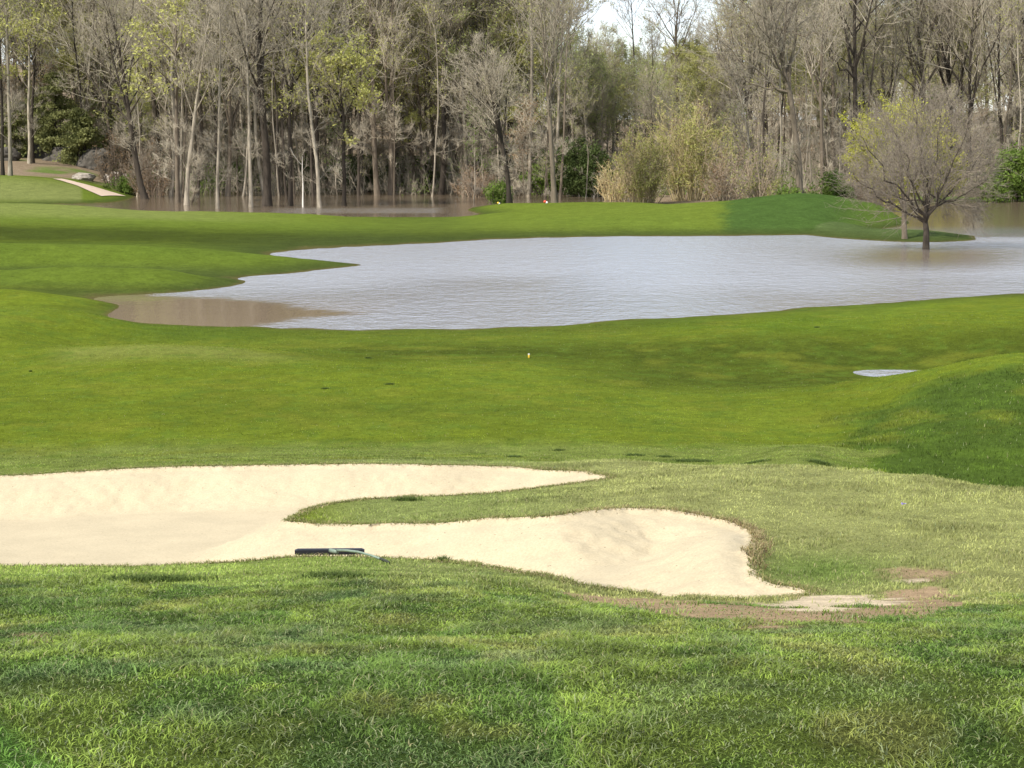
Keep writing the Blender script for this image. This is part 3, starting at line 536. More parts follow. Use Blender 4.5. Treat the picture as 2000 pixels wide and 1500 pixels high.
def tree_geo(seed, path, r0, start=.35, limbs=15, llen=.30, ang=45, up=.10, sub=6, tw=6, fine=6, fr=.009, fl=.55, leaf=0, lsize=.09, lbl=1.0, top=.12, forks=0, ragged=.25, lstart=.28, guides=(), lows=6):
    """path: trunk points, base first. Returns trunk Geo (trunk and limbs) and crown Geo (branches, twigs, leaves)."""
    rng = np.random.default_rng(seed); A, B = Geo(), Geo(); path = np.array(path, float)
    seg = np.linalg.norm(np.diff(path, axis=0), axis=1); cum = np.concatenate([[0], np.cumsum(seg)]); H = cum[-1]
    ts = np.linspace(0, 1, 15); Pt = np.stack([np.interp(ts * H, cum, path[:, i]) for i in range(3)], 1)
    Pt[1:, :2] += rng.normal(0, .006 * H * .5, (14, 2)); Pt[1:-1] = (Pt[:-2] + 2 * Pt[1:-1] + Pt[2:]) / 4
    rad = r0 * ((1 - ts) ** .85 * (1 - top) + top); rad[0] *= 1.35
    Pb = Pt.copy(); Pb = np.vstack([Pt[0] - np.array([0, 0, .8]), Pt]); tube(A, Pb, np.concatenate([[rad[0] * 1.15], rad]), 9)
    br = []
    az = rng.uniform(0, 6.28)
    for i in range(limbs + forks):
        if i < forks: t = start + .04 * i; a = R(rng.uniform(18, 30)); L = H * (1 - t) * rng.uniform(.75, .95); rr = np.interp(t, ts, rad) * .7
        else:
            t = start + (1 - start) * ((i - forks + rng.uniform(0, 1)) / max(1, limbs)) ** .9 * .98; a = R(ang) * rng.uniform(.65, 1.25); L = H * llen * (1.15 - .75 * (t - start) / (1 - start)) * rng.uniform(1 - ragged * 1.5, 1 + ragged); rr = np.interp(t, ts, rad) * rng.uniform(.3, .5)
        az += 2.4 + rng.normal(0, .4)
        p = np.array([np.interp(t, ts, Pt[:, q]) for q in range(3)]); j = min(int(t * 14), 13); tan = Pt[j + 1] - Pt[j]
        d = side_dir(rng, tan, a, az); pts = grow(rng, p, d, L, 8, .10, up)
        tube(A, pts, np.linspace(rr, max(rr * .18, .01), 8), 5)
        br.append((pts, rr, L))
    for q in range(lows):
        t = rng.uniform(.1, start); p = np.array([np.interp(t, ts, Pt[:, k_]) for k_ in range(3)]); pts = grow(rng, p, side_dir(rng, Pt[8] - Pt[4], R(rng.uniform(40, 75)), rng.uniform(0, 6.28)), H * rng.uniform(.06, .14), 6, .16, .06)
        tube(A, pts, np.linspace(r0 * .16, .012, 6), 4); br.append((pts, r0 * .12, H * llen * .35))
    for q, (gx_, gy_, gz_) in enumerate(guides):
        t = start + (.96 - start) * (q % 5) / 5.0 * .8; p = np.array([np.interp(t, ts, Pt[:, k_]) for k_ in range(3)]); e_ = np.array([gx_, gy_, gz_]); L = np.linalg.norm(e_ - p)
        u_ = np.linspace(0, 1, 10)[:, None]; pts = p + (e_ - p) * u_; pts[:, 2] += -np.sin(np.pi * u_[:, 0]) * L * .06; pts[1:-1] += rng.normal(0, L * .018, (8, 3))
        rr = np.interp(t, ts, rad) * .55; tube(A, pts, np.linspace(rr, .012, 10), 6); br.append((pts, rr * .7, L)); br.append((pts[4:], rr * .4, L * .8))
    br.append((Pt[8:], rad[8], H * .4))
    tips, tipd = [], []
    for pts, rr, L in br:
        ns = max(3, int(sub * (.6 + L / (H * llen)) / 1.6 * (1.6 if L > H * .35 else 1)))
        for _ in range(ns):
            t = rng.uniform(.22, .97); f = t * (len(pts) - 1); j = int(f); p = pts[j] + (pts[min(j + 1, len(pts) - 1)] - pts[j]) * (f - j); tan = pts[min(j + 1, len(pts) - 1)] - pts[j - 1 if j else 0]
            l2 = L * (.28 + .38 * (1 - t)) * rng.uniform(.7, 1.3); r2 = max(rr * (1 - t * .8) * .5, fr * 1.6)
            q = grow(rng, p, side_dir(rng, tan, R(rng.uniform(28, 58))), l2, 5, .14, up * .8); tube(B, q, np.linspace(r2, r2 * .35, 5), 4)
            for _ in range(tw):
                t3 = rng.uniform(.2, 1); f = t3 * 4; j = min(int(f), 3); p3 = q[j] + (q[j + 1] - q[j]) * (f - j)
                l3 = l2 * rng.uniform(.3, .6); q3 = grow(rng, p3, side_dir(rng, q[j + 1] - q[j], R(rng.uniform(20, 60))), l3, 3, .16, up * .7)
                tube(B, q3, [fr * 1.5, fr * 1.2, fr * .6], 3)
                tt = rng.uniform(.1, 1, fine); jj = (tt * 2).astype(int).clip(0, 1); tips.append(q3[jj] + (q3[jj + 1] - q3[jj]) * (tt * 2 - jj)[:, None])
                dd_ = (q3[2] - q3[0]); dd_ = dd_ / (np.linalg.norm(dd_) + 1e-9); tipd.append(dd_ + rng.normal(0, .55, (fine, 3)) + np.array([0, 0, up * 1.5]))
    tips = np.concatenate(tips); tipd = np.concatenate(tipd); L = rng.uniform(.6, 1.3, len(tips)) * fl
    twigs(B, tips, tipd, L, fr)
    if leaf:
        dn_ = tipd / np.linalg.norm(tipd, axis=1)[:, None]
        reps = np.repeat(np.arange(len(tips)), leaf); k = rng.uniform(.2, 1, len(reps))
        P = tips[reps] + dn_[reps] * (L[reps] * k)[:, None]
        zc = (P[:, 2] - P[:, 2].min()) / (np.ptp(P[:, 2]) + 1e-6); cl = fbm(P[:, 0] * .7 + seed, P[:, 2] * .7 + P[:, 1] * .5, seed, 3)
        keep = (rng.uniform(0, 1, len(P)) < sst(.30, .60, cl) * lbl) & (zc > lstart); leaves(B, P[keep], lsize, rng, 1, lsize)
    return A, B
def make_tree(name, seed, path, r0, bark, twigm, leafm, label, group=None, cat='tree', origin=None, **kw):
    path = np.array(path, float); o_ = path[0].copy() if origin is None else np.array(origin)
    kw = dict(kw); kw['guides'] = [np.array(q_) - o_ for q_ in kw.get('guides', ())]
    A, B = tree_geo(seed, path - o_, r0, **kw)
    e = empty(name, tuple(o_)); A.build('trunk', [bark], e); B.build('crown', [twigm, leafm], e)
    return tag(e, label, cat, group)
# hero trees: trunk traced as pixel points at one depth; the base row fixes the depth where it stands in water
def hero(name, seed, pts, D, wpx, bark, twigm, leafm, label, depth_lean=0.0, extend=None, **kw):
    P = [at(x, y, D + depth_lean * i) for i, (x, y) in enumerate(pts)]
    b = P[0]; b[2] = min(b[2], float(surf_h(b[0], b[1])))
    rg_ = random.Random(seed); kw = dict(kw); kw['guides'] = [at(x, y, D + rg_.uniform(-2.5, 2.5)) for x, y in kw.get('guides', ())]
    if extend: P.append(P[-1] + np.array([extend[0], 0, extend[1]]))
    return make_tree(name, seed, P, wpx * D / F / 2, bark, twigm, leafm, label, 'trees along the flooded wood edge', **kw)
DW = lambda y: CH / float(RY(y))          # depth of a row on the water
K = dict(limbs=15, sub=6, tw=4, fine=5, fr=.008)
hero('bare_tree', 1, [(20, 338), (17, 200), (14, 60), (10, -60)], 158, 8, M_PALEBARK, M_TWIG, M_LEAF, 'pale straight trunked tree on the mown mound at the far left edge', start=.45, extend=(0, 3), leaf=2, lsize=.12, llen=.25, **K)
hero('bare_tree', 2, [(5, 336), (3, 200), (-3, 60), (-6, -60)], 159, 7, M_DARKBARK, M_TWIG, M_LEAF, 'slim dark tree half cut by the left edge of the photo', start=.45, extend=(0, 3), leaf=1, lsize=.12, llen=.25, **K)
hero('budding_tree', 3, [(57, 308), (57, 200), (58, 100), (60, 0)], 176, 7, M_PALEBARK, M_TWIG, M_LEAF, 'pale slim tree with yellow green crown on the leaf littered bank', start=.40, extend=(.3, 4), leaf=4, lsize=.14, llen=.28, **K)
hero('bare_tree', 4, [(63, 309), (62, 250), (66, 150), (72, 40)], 177, 8, M_DARKBARK, M_TWIG, M_LEAF, 'dark trunk close against the pale slim tree on the leaf littered bank', start=.4, extend=(.3, 3), leaf=1, **K)
hero('bare_tree', 5, [(284, 389), (272, 350), (262, 300), (250, 210), (238, 120), (228, 60)], DW(389), 13, M_DARKBARK, M_TWIG, M_LEAF, 'leaning dark tree with widespread bare limbs rising from water near the path', start=.38, extend=(-1, 3), forks=2, llen=.36, limbs=18, sub=6, tw=4, fine=5, fr=.008, guides=[(120, 60), (168, 0), (212, -30), (310, 80), (140, 170)])
hero('bare_tree', 6, [(312, 378), (308, 300), (300, 200), (290, 100), (283, 20)], DW(378), 12, M_BARK, M_TWIG, M_LEAF, 'brown rough barked tree just right of the leaning dark tree', start=.35, leaf=1, lsize=.11, extend=(-.4, 4), **K)
hero('budding_tree', 7, [(347, 396), (346, 300), (344, 180), (346, 60)], DW(396), 10, M_BARK, M_TWIG, M_LEAF, 'upright tree with a yellowish crown standing in the flood, second of the close trio', start=.3, leaf=3, lsize=.12, extend=(.2, 4), **K)
hero('bare_tree', 8, [(364, 400), (370, 330), (378, 230), (390, 160), (400, 90)], DW(400), 10, M_PALEBARK, M_TWIG, M_LEAF, 'pale tree leaning right with a crooked trunk in the flood water', start=.35, extend=(.6, 3), **K)
hero('young_tree', 9, [(372, 398), (384, 360), (392, 320)], DW(398), 4, M_BARK, M_TWIG, M_LEAF, 'thin young stem leaning from the foot of the crooked pale tree', start=.35, limbs=8, sub=4, tw=4, fine=4)
hero('bare_tree', 10, [(425, 407), (426, 300), (430, 180), (431, 60)], DW(407), 7, M_PALEBARK, M_TWIG, M_LEAF, 'slender pale grey tree standing straight in the water beside the crooked one', start=.4, extend=(0, 4), **K)
hero('bare_tree', 11, [(490, 404), (487, 300), (484, 200), (482, 60)], DW(404), 8, M_PALEBARK, M_TWIG, M_LEAF, 'pale mottled slim tree just left of the thick dark tree', start=.45, extend=(0, 4), **K)
hero('bare_tree', 12, [(522, 402), (520, 320), (514, 230), (507, 120), (508, 0)], DW(402), 17, M_DARKBARK, M_TWIG, M_LEAF, 'thickest dark trunk of the flooded wood, tall with arching limbs', start=.38, extend=(.2, 6), llen=.34, limbs=17, sub=6, tw=4, fine=5, fr=.008, guides=[(430, 80), (470, 0), (560, -30), (455, 150), (585, 120)])
hero('bare_tree', 13, [(567, 402), (565, 320), (565, 210), (570, 150), (585, 80)], DW(402), 10, M_DARKBARK, M_TWIG, M_LEAF, 'dark tree forking halfway up, right of the thickest trunk', start=.5, forks=2, extend=(.6, 4), **K)
hero('birch_sapling', 14, [(592, 404), (591, 350), (590, 300)], DW(404), 4, M_WHITEBARK, M_PALETWIG, M_LEAF, 'short thin white stem standing in the water between two trees', start=.8, limbs=2, lows=0, sub=2, tw=2, fine=2)
hero('bare_tree', 15, [(624, 405), (621, 330), (610, 250), (600, 180), (598, 60)], DW(405), 8, M_PALEBARK, M_TWIG, M_LEAF, 'pale tree with trunk bowed to the left in the brown shallows', start=.45, leaf=1, extend=(0, 4), **K)
hero('budding_tree', 16, [(672, 402), (671, 330), (672, 250), (668, 190), (660, 150)], DW(402), 9, M_DARKBARK, M_TWIG, M_LEAF, 'shorter tree with low yellow green crown beside the silt bar', start=.42, leaf=4, lsize=.11, llen=.42, extend=(0, 1.4), limbs=16, sub=6, tw=4, fine=5, fr=.008)
hero('bare_tree', 17, [(800, 360), (798, 250), (795, 120), (792, 0)], 175, 11, M_DARKBARK, M_TWIG, M_LEAF, 'tall straight dark trunk standing alone above the grey thicket', start=.5, extend=(0, 5), llen=.25, **K)
hero('birch_tree', 18, [(881, 350), (877, 260), (872, 180), (866, 80), (856, 0)], 178, 8, M_WHITEBARK, M_PALETWIG, M_LEAF, 'white barked tree forking high above the dark thicket', start=.62, forks=1, extend=(-.5, 4), limbs=11, sub=5, tw=5, fine=5)
hero('bare_tree', 19, [(912, 350), (909, 240), (906, 120), (905, 0)], 172, 12, M_DARKBARK, M_TWIG, M_LEAF, 'dark straight tree right of the white barked tree', start=.45, extend=(0, 6), **K)
hero('bare_tree', 20, [(995, 393), (990, 330), (982, 285), (972, 230), (955, 160)], 135, 10, M_DARKBARK, M_TWIG, M_LEAF, 'dark leaning tree with low fork rising beside the first tee marker', start=.34, forks=3, extend=(-.6, 2), llen=.36, limbs=16, sub=6, tw=4, fine=5, fr=.008, guides=[(895, 190), (928, 150), (968, 130), (1015, 190)])
hero('bare_tree', 21, [(1083, 392), (1080, 320), (1074, 240), (1074, 170), (1080, 90)], 134, 11, M_BARK, M_TWIG, M_LEAF, 'straight grey tree directly behind the red tee marker', start=.4, forks=2, extend=(.5, 4), llen=.26, **K)
hero('bare_tree', 22, [(1028, 330), (1028, 200), (1020, 100), (1012, 0)], 178, 9, M_PALEBARK, M_TWIG, M_LEAF, 'tall grey tree left of the pair beside the gap of sky', start=.5, extend=(-.3, 5), llen=.22, **K)
hero('bare_tree', 23, [(1045, 330), (1046, 200), (1048, 100), (1050, 0)], 176, 8, M_PALEBARK, M_TWIG, M_LEAF, 'tall grey tree closest to the gap of sky at its left', start=.5, extend=(.3, 4), llen=.24, **K)
hero('bare_tree', 24, [(1322, 330), (1322, 220), (1321, 130), (1320, 90), (1325, 20)], 190, 9, M_BARK, M_TWIG, M_LEAF, 'tall slim fan topped tree standing against the open sky', start=.6, forks=3, extend=(.3, 3), limbs=12, llen=.3, sub=5, tw=5, fine=5, guides=[(1276, 30), (1300, -10), (1338, -20), (1362, 20), (1268, 75)])
hero('bare_tree', 25, [(1240, 330), (1240, 220), (1238, 120), (1234, 10)], 192, 6, M_DARKBARK, M_TWIG, M_LEAF, 'thin dark pole like tree in the middle of the sky gap', start=.7, extend=(-.2, 2), limbs=8, llen=.2, sub=4, tw=4, fine=4)
hero('bare_tree', 26, [(1564, 377), (1560, 320), (1550, 240), (1545, 190), (1528, 120), (1515, 60)], 124, 15, M_BARK, M_TWIG, M_LEAF, 'big spreading bare tree on top of the dark green hill', start=.50, forks=3, extend=(-.6, 3), llen=.36, limbs=18, up=.07, sub=7, tw=4, fine=5, fr=.008, guides=[(1390, 60), (1430, 0), (1480, -50), (1570, -40), (1625, 60), (1415, 135)])
hero('bare_tree', 27, [(1606, 345), (1605, 250), (1603, 160), (1606, 60)], 150, 9, M_BARK, M_TWIG, M_LEAF, 'mid sized grey tree behind the round green bush', start=.45, forks=1, extend=(.2, 3), **K)
hero('bare_tree', 28, [(1672, 360), (1671, 260), (1669, 180), (1668, 90), (1667, 0)], 152, 13, M_DARKBARK, M_TWIG, M_LEAF, 'large dark tree with upswept forks left of the yellow green tree', start=.45, forks=3, extend=(0, 5), llen=.32, limbs=16, sub=6, tw=4, fine=5, fr=.008, guides=[(1590, 60), (1632, 10), (1706, -10), (1730, 90)])
hero('young_tree', 29, [(1641, 340), (1641, 250), (1642, 150)], 156, 4, M_PALEBARK, M_TWIG, M_LEAF, 'thin pale pole tree left of the large dark tree', start=.5, limbs=8, sub=4, tw=4, fine=4)
hero('bare_tree', 30, [(1806, 330), (1806, 240), (1804, 190), (1800, 120), (1790, 30)], 160, 12, M_BARK, M_TWIG, M_LEAF, 'fan crowned grey tree rising behind the two island trees', start=.42, forks=4, extend=(0, 4), ang=38, llen=.36, limbs=16, sub=6, tw=4, fine=5, fr=.008, guides=[(1695, 60), (1745, -10), (1800, -40), (1860, -10), (1890, 80)])
hero('bare_tree', 31, [(1893, 330), (1893, 230), (1892, 160), (1898, 60), (1902, 0)], 158, 9, M_DARKBARK, M_TWIG, M_LEAF, 'dark tree with several upright leaders near the right shrubs', start=.35, forks=2, extend=(0, 4), **K)
hero('bare_tree', 32, [(1962, 320), (1955, 240), (1950, 150), (1952, 40)], 160, 8, M_DARKBARK, M_TWIG, M_LEAF, 'dark wavy tree above the green bush at the right edge', start=.35, forks=1, extend=(0, 4), **K)
hero('bare_tree', 33, [(1472, 345), (1460, 260), (1445, 180), (1430, 140)], 140, 7, M_PALEBARK, M_PALETWIG, M_LEAF, 'dead looking pale tree leaning left beside the yellowish thicket', start=.35, ang=50, extend=(-.5, .6), **K)
# the two trees of the island
D1 = DW(487)
make_tree('island_tree', 41, [at(1809, 487, D1) - np.array([0, 0, .2]), at(1810, 450, D1), at(1806, 425, D1 + .2), at(1812, 390, D1 + .3), at(1822, 340, D1)], .175, M_DARKBARK, M_PALETWIG, M_LEAF,
          'bare wide crowned tree standing in water in front of the island', 'pair of trees on the small island', start=.38, lows=0, limbs=6, llen=.4, ang=50, up=.03, sub=8, tw=4, fine=5, fr=.005, fl=.40, top=.05,
          guides=[at(x, y, D1 + q) for x, y, q in [(1668, 345, 0), (1685, 268, -1.2), (1735, 228, 1), (1785, 200, -.6), (1840, 205, 1.2), (1892, 232, -1), (1925, 290, .6), (1930, 350, -.4), (1715, 372, 1.4), (1905, 405, 1.5), (1770, 300, -2.4), (1850, 320, 2.4), (1800, 260, 2.2)]])
D2 = DW(470)
make_tree('island_tree', 42, [at(1767, 471, D2) - np.array([0, 0, .1]), at(1766, 430, D2), at(1766, 400, D2), at(1760, 350, D2), at(1750, 290, D2)], .155, M_BARK, M_TWIG, M_LEAF,
          'grey trunked tree rooted on the small grass island', 'pair of trees on the small island', start=.36, lows=0, forks=3, limbs=14, llen=.42, ang=50, up=.06, sub=6, tw=5, fine=4, fr=.005, fl=.45, leaf=1, lsize=.05, lbl=.4)

# woodland trees: a few of each kind, copied
def proto(name, seed, H, r0, bark, twigm, leafm, **kw):
    rng = np.random.default_rng(seed); x = 0; y = 0; P = [np.zeros(3)]
    for i in range(1, 6): x += rng.normal(0, .25); y += rng.normal(0, .25); P.append(np.array([x, y, H * i / 5]))
    A, B = tree_geo(seed, P, r0, **kw); e = empty(name, (0, 0, 0)); A.build('trunk', [bark], e); B.build('crown', [twigm, leafm], e); return e
PB = [proto('bare_tree', 100 + i, 22, [.2, .26, .17, .3, .22, .15, .19][i], [M_BARK, M_DARKBARK, M_PALEBARK, M_DARKBARK, M_BARK, M_PALEBARK, M_BARK][i], M_TWIG, M_LEAF, start=[.3, .4, .5, .35, .25, .45, .2][i], forks=[0, 2, 0, 3, 1, 0, 2][i], limbs=17, llen=.27, ang=42, up=.12, sub=7, tw=4, fine=6, fr=.011, fl=.75, leaf=[3, 2, 1, 4, 1, 4, 2][i], lsize=.075, lbl=.5) for i in range(7)]
PG = [proto('budding_tree', 120 + i, 18, [.16, .2, .14, .18][i], [M_BARK, M_DARKBARK, M_PALEBARK, M_BARK][i], M_TWIG, [M_LEAF, M_LEAF, M_SOFTLEAF, M_LEAF][i], start=[.25, .35, .2, .4][i], forks=[1, 0, 2, 1][i], limbs=15, llen=.30, ang=48, up=.08, sub=6, tw=6, fine=6, fr=.010, fl=.6, leaf=[6, 6, 3, 6][i], lsize=.095, lbl=1) for i in range(4)]
PP = [proto('slender_tree', 160 + i, 18, [.11, .085, .10][i], [M_DARKBARK, M_PALEBARK, M_BARK][i], M_TWIG, M_LEAF, start=.6, lows=4, limbs=10, llen=.18, ang=38, up=.14, sub=5, tw=4, fine=5, fr=.009, fl=.6, leaf=2, lsize=.08, lbl=.5) for i in range(3)]
PS = [proto('young_tree', 140 + i, 9, .07, [M_BARK, M_PALEBARK, M_BARK][i], [M_TWIG, M_PALETWIG, M_TWIG][i], [M_LEAF, M_GREENLEAF, M_BROWNLEAF][i], start=.15, limbs=12, llen=.28, ang=40, up=.14, sub=5, tw=4, fine=4, fr=.010, fl=.6, leaf=[1, 2, 2][i], lsize=.08, lbl=.6) for i in range(3)]
used = set()
def place(pr, x, D, scale, label, group, cat='tree', sz=None):
    o = pr if pr.name not in used else copy_tree(pr); used.add(pr.name)
    X = D * (x - 1000) / 3780; o.location = (X, D, float(base_h(X, D)) - .15); o.rotation_euler = (rr_.gauss(0, .025), rr_.gauss(0, .025), rr_.uniform(0, 6.28))
    o.scale = (scale, scale, scale * (sz or 1)); return tag(o, label, cat, group)
rr_ = random.Random(11)
def zone(x):
    return 'left of the leaning dark tree' if x < 250 else 'left of the thickest trunk' if x < 515 else 'right of the thickest trunk' if x < 870 else 'left of the sky gap' if x < 1105 else 'under the sky gap' if x < 1420 else 'left of the island trees' if x < 1760 else 'right of the island trees'
def gap(x): return 1105 < x < 1420
n = 0
for i in range(185):
    x = rr_.uniform(-260, 2260); D = 158 + 95 * rr_.random() ** 1.2; s_ = rr_.uniform(.85, 1.15)
    if 1400 <= x < 1900: s_ *= .80
    if gap(x): s_ = rr_.uniform(.36, .54) * (D / 170)
    if x < 260 and D < 180: D += 30
    if 1120 < x < 1800 and rr_.random() < .22: continue
    near_ = D < 185
    lb = '%s bare tree %s, %s' % (['grey', 'dark barked forked', 'pale trunked', 'thick dark', 'low branched grey', 'pale forked', 'slim many limbed'][i % 7], 'close behind the front row' if near_ else 'deep in the wood', zone(x))
    place(PB[i % 7], x, D, s_, lb, lb)
for i in range(150):
    x = rr_.uniform(-260, 2260); D = 163 + 80 * rr_.random(); s_ = rr_.uniform(.6, 1.2)
    if x < 260: s_ *= 1.0; D += 15
    if gap(x): s_ = rr_.uniform(.48, .68) * (D / 180)
    if x > 1400 and rr_.random() < .5: continue
    place(PG[i % 4], x, D, s_, *['%s tree with fresh yellow green leaves, %s' % (['small', 'dark barked', 'low branched', 'high crowned'][i % 4], zone(x))] * 2)
for i in range(84):
    x = rr_.uniform(-150, 2150); D = rr_.uniform(150, 178)
    if x < 900: D = max(D, 158) + (22 if x < 260 else 0)
    s_ = rr_.uniform(.75, 1.15)
    if gap(x): s_ *= .6
    place(PP[i % 3], x, D, s_, *['slender %s barked pole like tree, %s' % (['dark', 'pale', 'grey'][i % 3], zone(x))] * 2, sz=rr_.uniform(.9, 1.15))
for i in range(95):
    x = rr_.uniform(-200, 2200); D = rr_.uniform(150, 185)
    if x < 900: D = max(D, 161) + (22 if x < 260 else 0)
    place(PS[i % 3], x, D, rr_.uniform(.5, 1.1), *['%s young tree in the thicket, %s' % (['thin grey', 'pale', 'brownish'][i % 3], zone(x))] * 2)
for (x, D, s_) in [(1165, 176, .62), (1118, 188, .72), (1215, 182, .66), (1340, 186, .55), (1392, 182, .55), (1280, 190, .6)]:
    place(PG[2], x, D, s_, 'soft green leafed tree closing the gap under the open sky', 'green trees below the gap of sky')
for (x, D, s_, lb) in [(1738, 150, .50, 'bright yellow green small tree behind the left side of the island trees'), (1848, 156, .44, 'bright yellow green small tree behind the right side of the island trees')]:
    pass

# bushes
def bush_geo(seed, w, h, d, n_stem, n_leaf, lsize, fr=.012, droop=0., dens=.45):
    rng = np.random.default_rng(seed); A, B = Geo(), Geo(); tips, tipd = [], []
    for i in range(n_stem):
        az = rng.uniform(0, 6.28); rr = rng.uniform(0, 1) ** .6; base = np.array([math.cos(az) * rr * w * .22, math.sin(az) * rr * d * .22, 0])
        tgt = np.array([math.cos(az) * rr * w * .5, math.sin(az) * rr * d * .5, h * math.sqrt(max(.05, 1 - rr * rr * .9)) * rng.uniform(.75, 1.05)])
        v = tgt - base; L = np.linalg.norm(v); p = grow(rng, base, v + np.array([0, 0, L * .25]), L, 7, .09, -.02 - droop); tube(A, p, np.linspace(.035, .010, 7), 4)
        for _ in range(9):
            t = rng.uniform(.15, 1) * 5.99; j = int(t); q0 = p[j] + (p[j + 1] - p[j]) * (t - j)
            q = grow(rng, q0, side_dir(rng, p[j + 1] - p[j], R(rng.uniform(20, 65))), L * rng.uniform(.15, .35), 4, .15, .02 - droop); tube(A, q, [fr * 1.3, fr * 1.1, fr * .9, fr * .6], 3)
            tt = rng.uniform(0, 1, 7) * 2.99; jj = tt.astype(int); tips.append(q[jj] + (q[jj + 1] - q[jj]) * (tt - jj)[:, None]); tipd.append((q[3] - q[0])[None] / (np.linalg.norm(q[3] - q[0]) + 1e-9) + rng.normal(0, .6, (7, 3)))
    tips = np.concatenate(tips); tipd = np.concatenate(tipd); L = rng.uniform(.3, .8, len(tips)) * max(.35, h * .09); twigs(A, tips, tipd, L, fr * .8)
    if n_leaf:
        dn_ = tipd / np.linalg.norm(tipd, axis=1)[:, None]; k = rng.integers(0, len(tips), n_leaf); P = tips[k] + dn_[k] * (L[k] * rng.uniform(0, 1.1, n_leaf))[:, None]
        cl = fbm(P[:, 0] * 1.1 + seed, P[:, 2] * 1.1 + P[:, 1], seed, 3); P = P[rng.uniform(0, 1, n_leaf) < sst(dens - .2, dens + .15, cl)]; leaves(B, P, lsize, rng, 0, lsize * 1.5)
    return A, B
def bush(name, seed, x, D, w, h, twigm, leafm, label, group=None, **kw):
    kw = dict(dict(n_stem=26, n_leaf=9000, lsize=.10), **kw)
    A, B = bush_geo(seed, w, h, w * .8, **kw); X = D * (x - 1000) / 3780
    e = empty(name, (X, D, max(-.1, float(base_h(X, D))) - .05)); A.build('stems', [twigm], e)
    if kw['n_leaf']: B.build('foliage', [leafm], e)
    return tag(e, label, 'bush', group)
B_ = 'bushes at the edge of the wood'
bush('willow_bush', 201, 1250, 142, 5.5, 5.6, M_TANTWIG, M_LEAF, 'tan and yellowish dense bush at the left of the big thicket by the hill', B_, n_stem=52, n_leaf=9000, lsize=.07)
bush('willow_bush', 202, 1345, 146, 7.0, 7.4, M_TANTWIG, M_LEAF, 'tallest yellow tinged bush in the middle of the big thicket', B_, n_stem=60, n_leaf=13000, lsize=.08)
bush('willow_bush', 203, 1415, 140, 4.5, 3.8, M_BTWIG, M_BROWNLEAF, 'low brown tangled bush between the yellow thicket and the hill', B_, n_stem=40, n_leaf=2500, lsize=.06)
bush('willow_bush', 204, 1480, 132, 4.2, 4.2, M_BTWIG, M_LEAF, 'twiggy greenish brown bush on the left shoulder of the hill', B_, n_stem=38, n_leaf=3500, lsize=.07)
bush('green_bush', 205, 1618, 128, 2.9, 2.3, M_BTWIG, M_GREENLEAF, 'round bright green bush on the right shoulder of the hill', B_, n_leaf=14000, lsize=.08)
bush('green_bush', 206, 1535, 124, 2.2, 1.0, M_BTWIG, M_GREENLEAF, 'low green bush at the foot of the big spreading tree', B_, n_leaf=5000, lsize=.07)
bush('brown_bush', 207, 1680, 132, 3.6, 2.8, M_BTWIG, M_BROWNLEAF, 'brown leafless bush between the round green bush and the island trees', B_, n_stem=34, n_leaf=1500, lsize=.06)
bush('green_bush', 208, 1985, 148, 5.2, 4.8, M_BTWIG, M_GREENLEAF, 'tall leafy green bush at the water on the right edge', B_, n_stem=34, n_leaf=26000, lsize=.12)
bush('green_bush', 209, 1930, 146, 2.6, 1.6, M_BTWIG, M_GREENLEAF, 'low leafy green bush left of the tall one at the right edge', B_, n_leaf=8000, lsize=.10)
bush('green_bush', 210, 2090, 150, 5.5, 4.2, M_BTWIG, M_GREENLEAF, 'leafy green bush just beyond the right edge of the view', B_, n_leaf=14000, lsize=.12)
bush('yellow_bush', 211, 1708, 141, 4.6, 7.6, M_TANTWIG, M_YELLOWLEAF, 'bright yellow green flowering bush behind the left side of the island trees', B_, n_stem=36, n_leaf=34000, lsize=.085, dens=.36)
bush('yellow_bush', 212, 1800, 146, 4.8, 7.2, M_TANTWIG, M_YELLOWLEAF, 'bright yellow green bush behind the right side of the island trees', B_, n_stem=34, n_leaf=20000, lsize=.085, dens=.42)
bush('green_bush', 213, 975, 137, 2.3, 1.5, M_BTWIG, M_GREENLEAF, 'low green bush at the foot of the leaning tree near the first tee marker', B_, n_leaf=6000, lsize=.07)
bush('evergreen_bush', 214, 1150, 158, 5.0, 4.6, M_DARKBARK, M_DARKLEAF, 'dark green bush behind the right end of the tee mound', B_, n_leaf=22000, lsize=.11)
bush('evergreen_bush', 215, 1075, 163, 5.0, 3.8, M_DARKBARK, M_GREENLEAF, 'dull green bush behind the straight grey tree of the tee', B_, n_leaf=9000, lsize=.11)
bush('evergreen_bush', 216, 700, 172, 6.0, 3.2, M_DARKBARK, M_DARKLEAF, 'dark green bush behind the shorter budding tree', B_, n_leaf=16000, lsize=.12)
bush('evergreen_bush', 217, 800, 176, 6.0, 2.6, M_DARKBARK, M_DARKLEAF, 'dark green bush at the foot of the grey thicket', B_, n_leaf=11000, lsize=.12)
bush('evergreen_bush', 218, 460, 172, 6.0, 2.2, M_DARKBARK, M_GREENLEAF, 'low green bush behind the slender grey tree in the flood', B_, n_leaf=9000, lsize=.11)
bush('evergreen_bush', 219, 590, 174, 5.0, 2.4, M_DARKBARK, M_DARKLEAF, 'low dark bush behind the short white stem', B_, n_leaf=9000, lsize=.11)
bush('green_bush', 220, 255, 160, 3.4, 1.3, M_BTWIG, M_GREENLEAF, 'low bright green bush right of the end of the path', B_, n_leaf=11000, lsize=.08)
bush('green_bush', 221, 330, 170, 3.4, 1.6, M_BTWIG, M_GREENLEAF, 'low green bush behind the brown rough barked tree', B_, n_leaf=9000, lsize=.08)
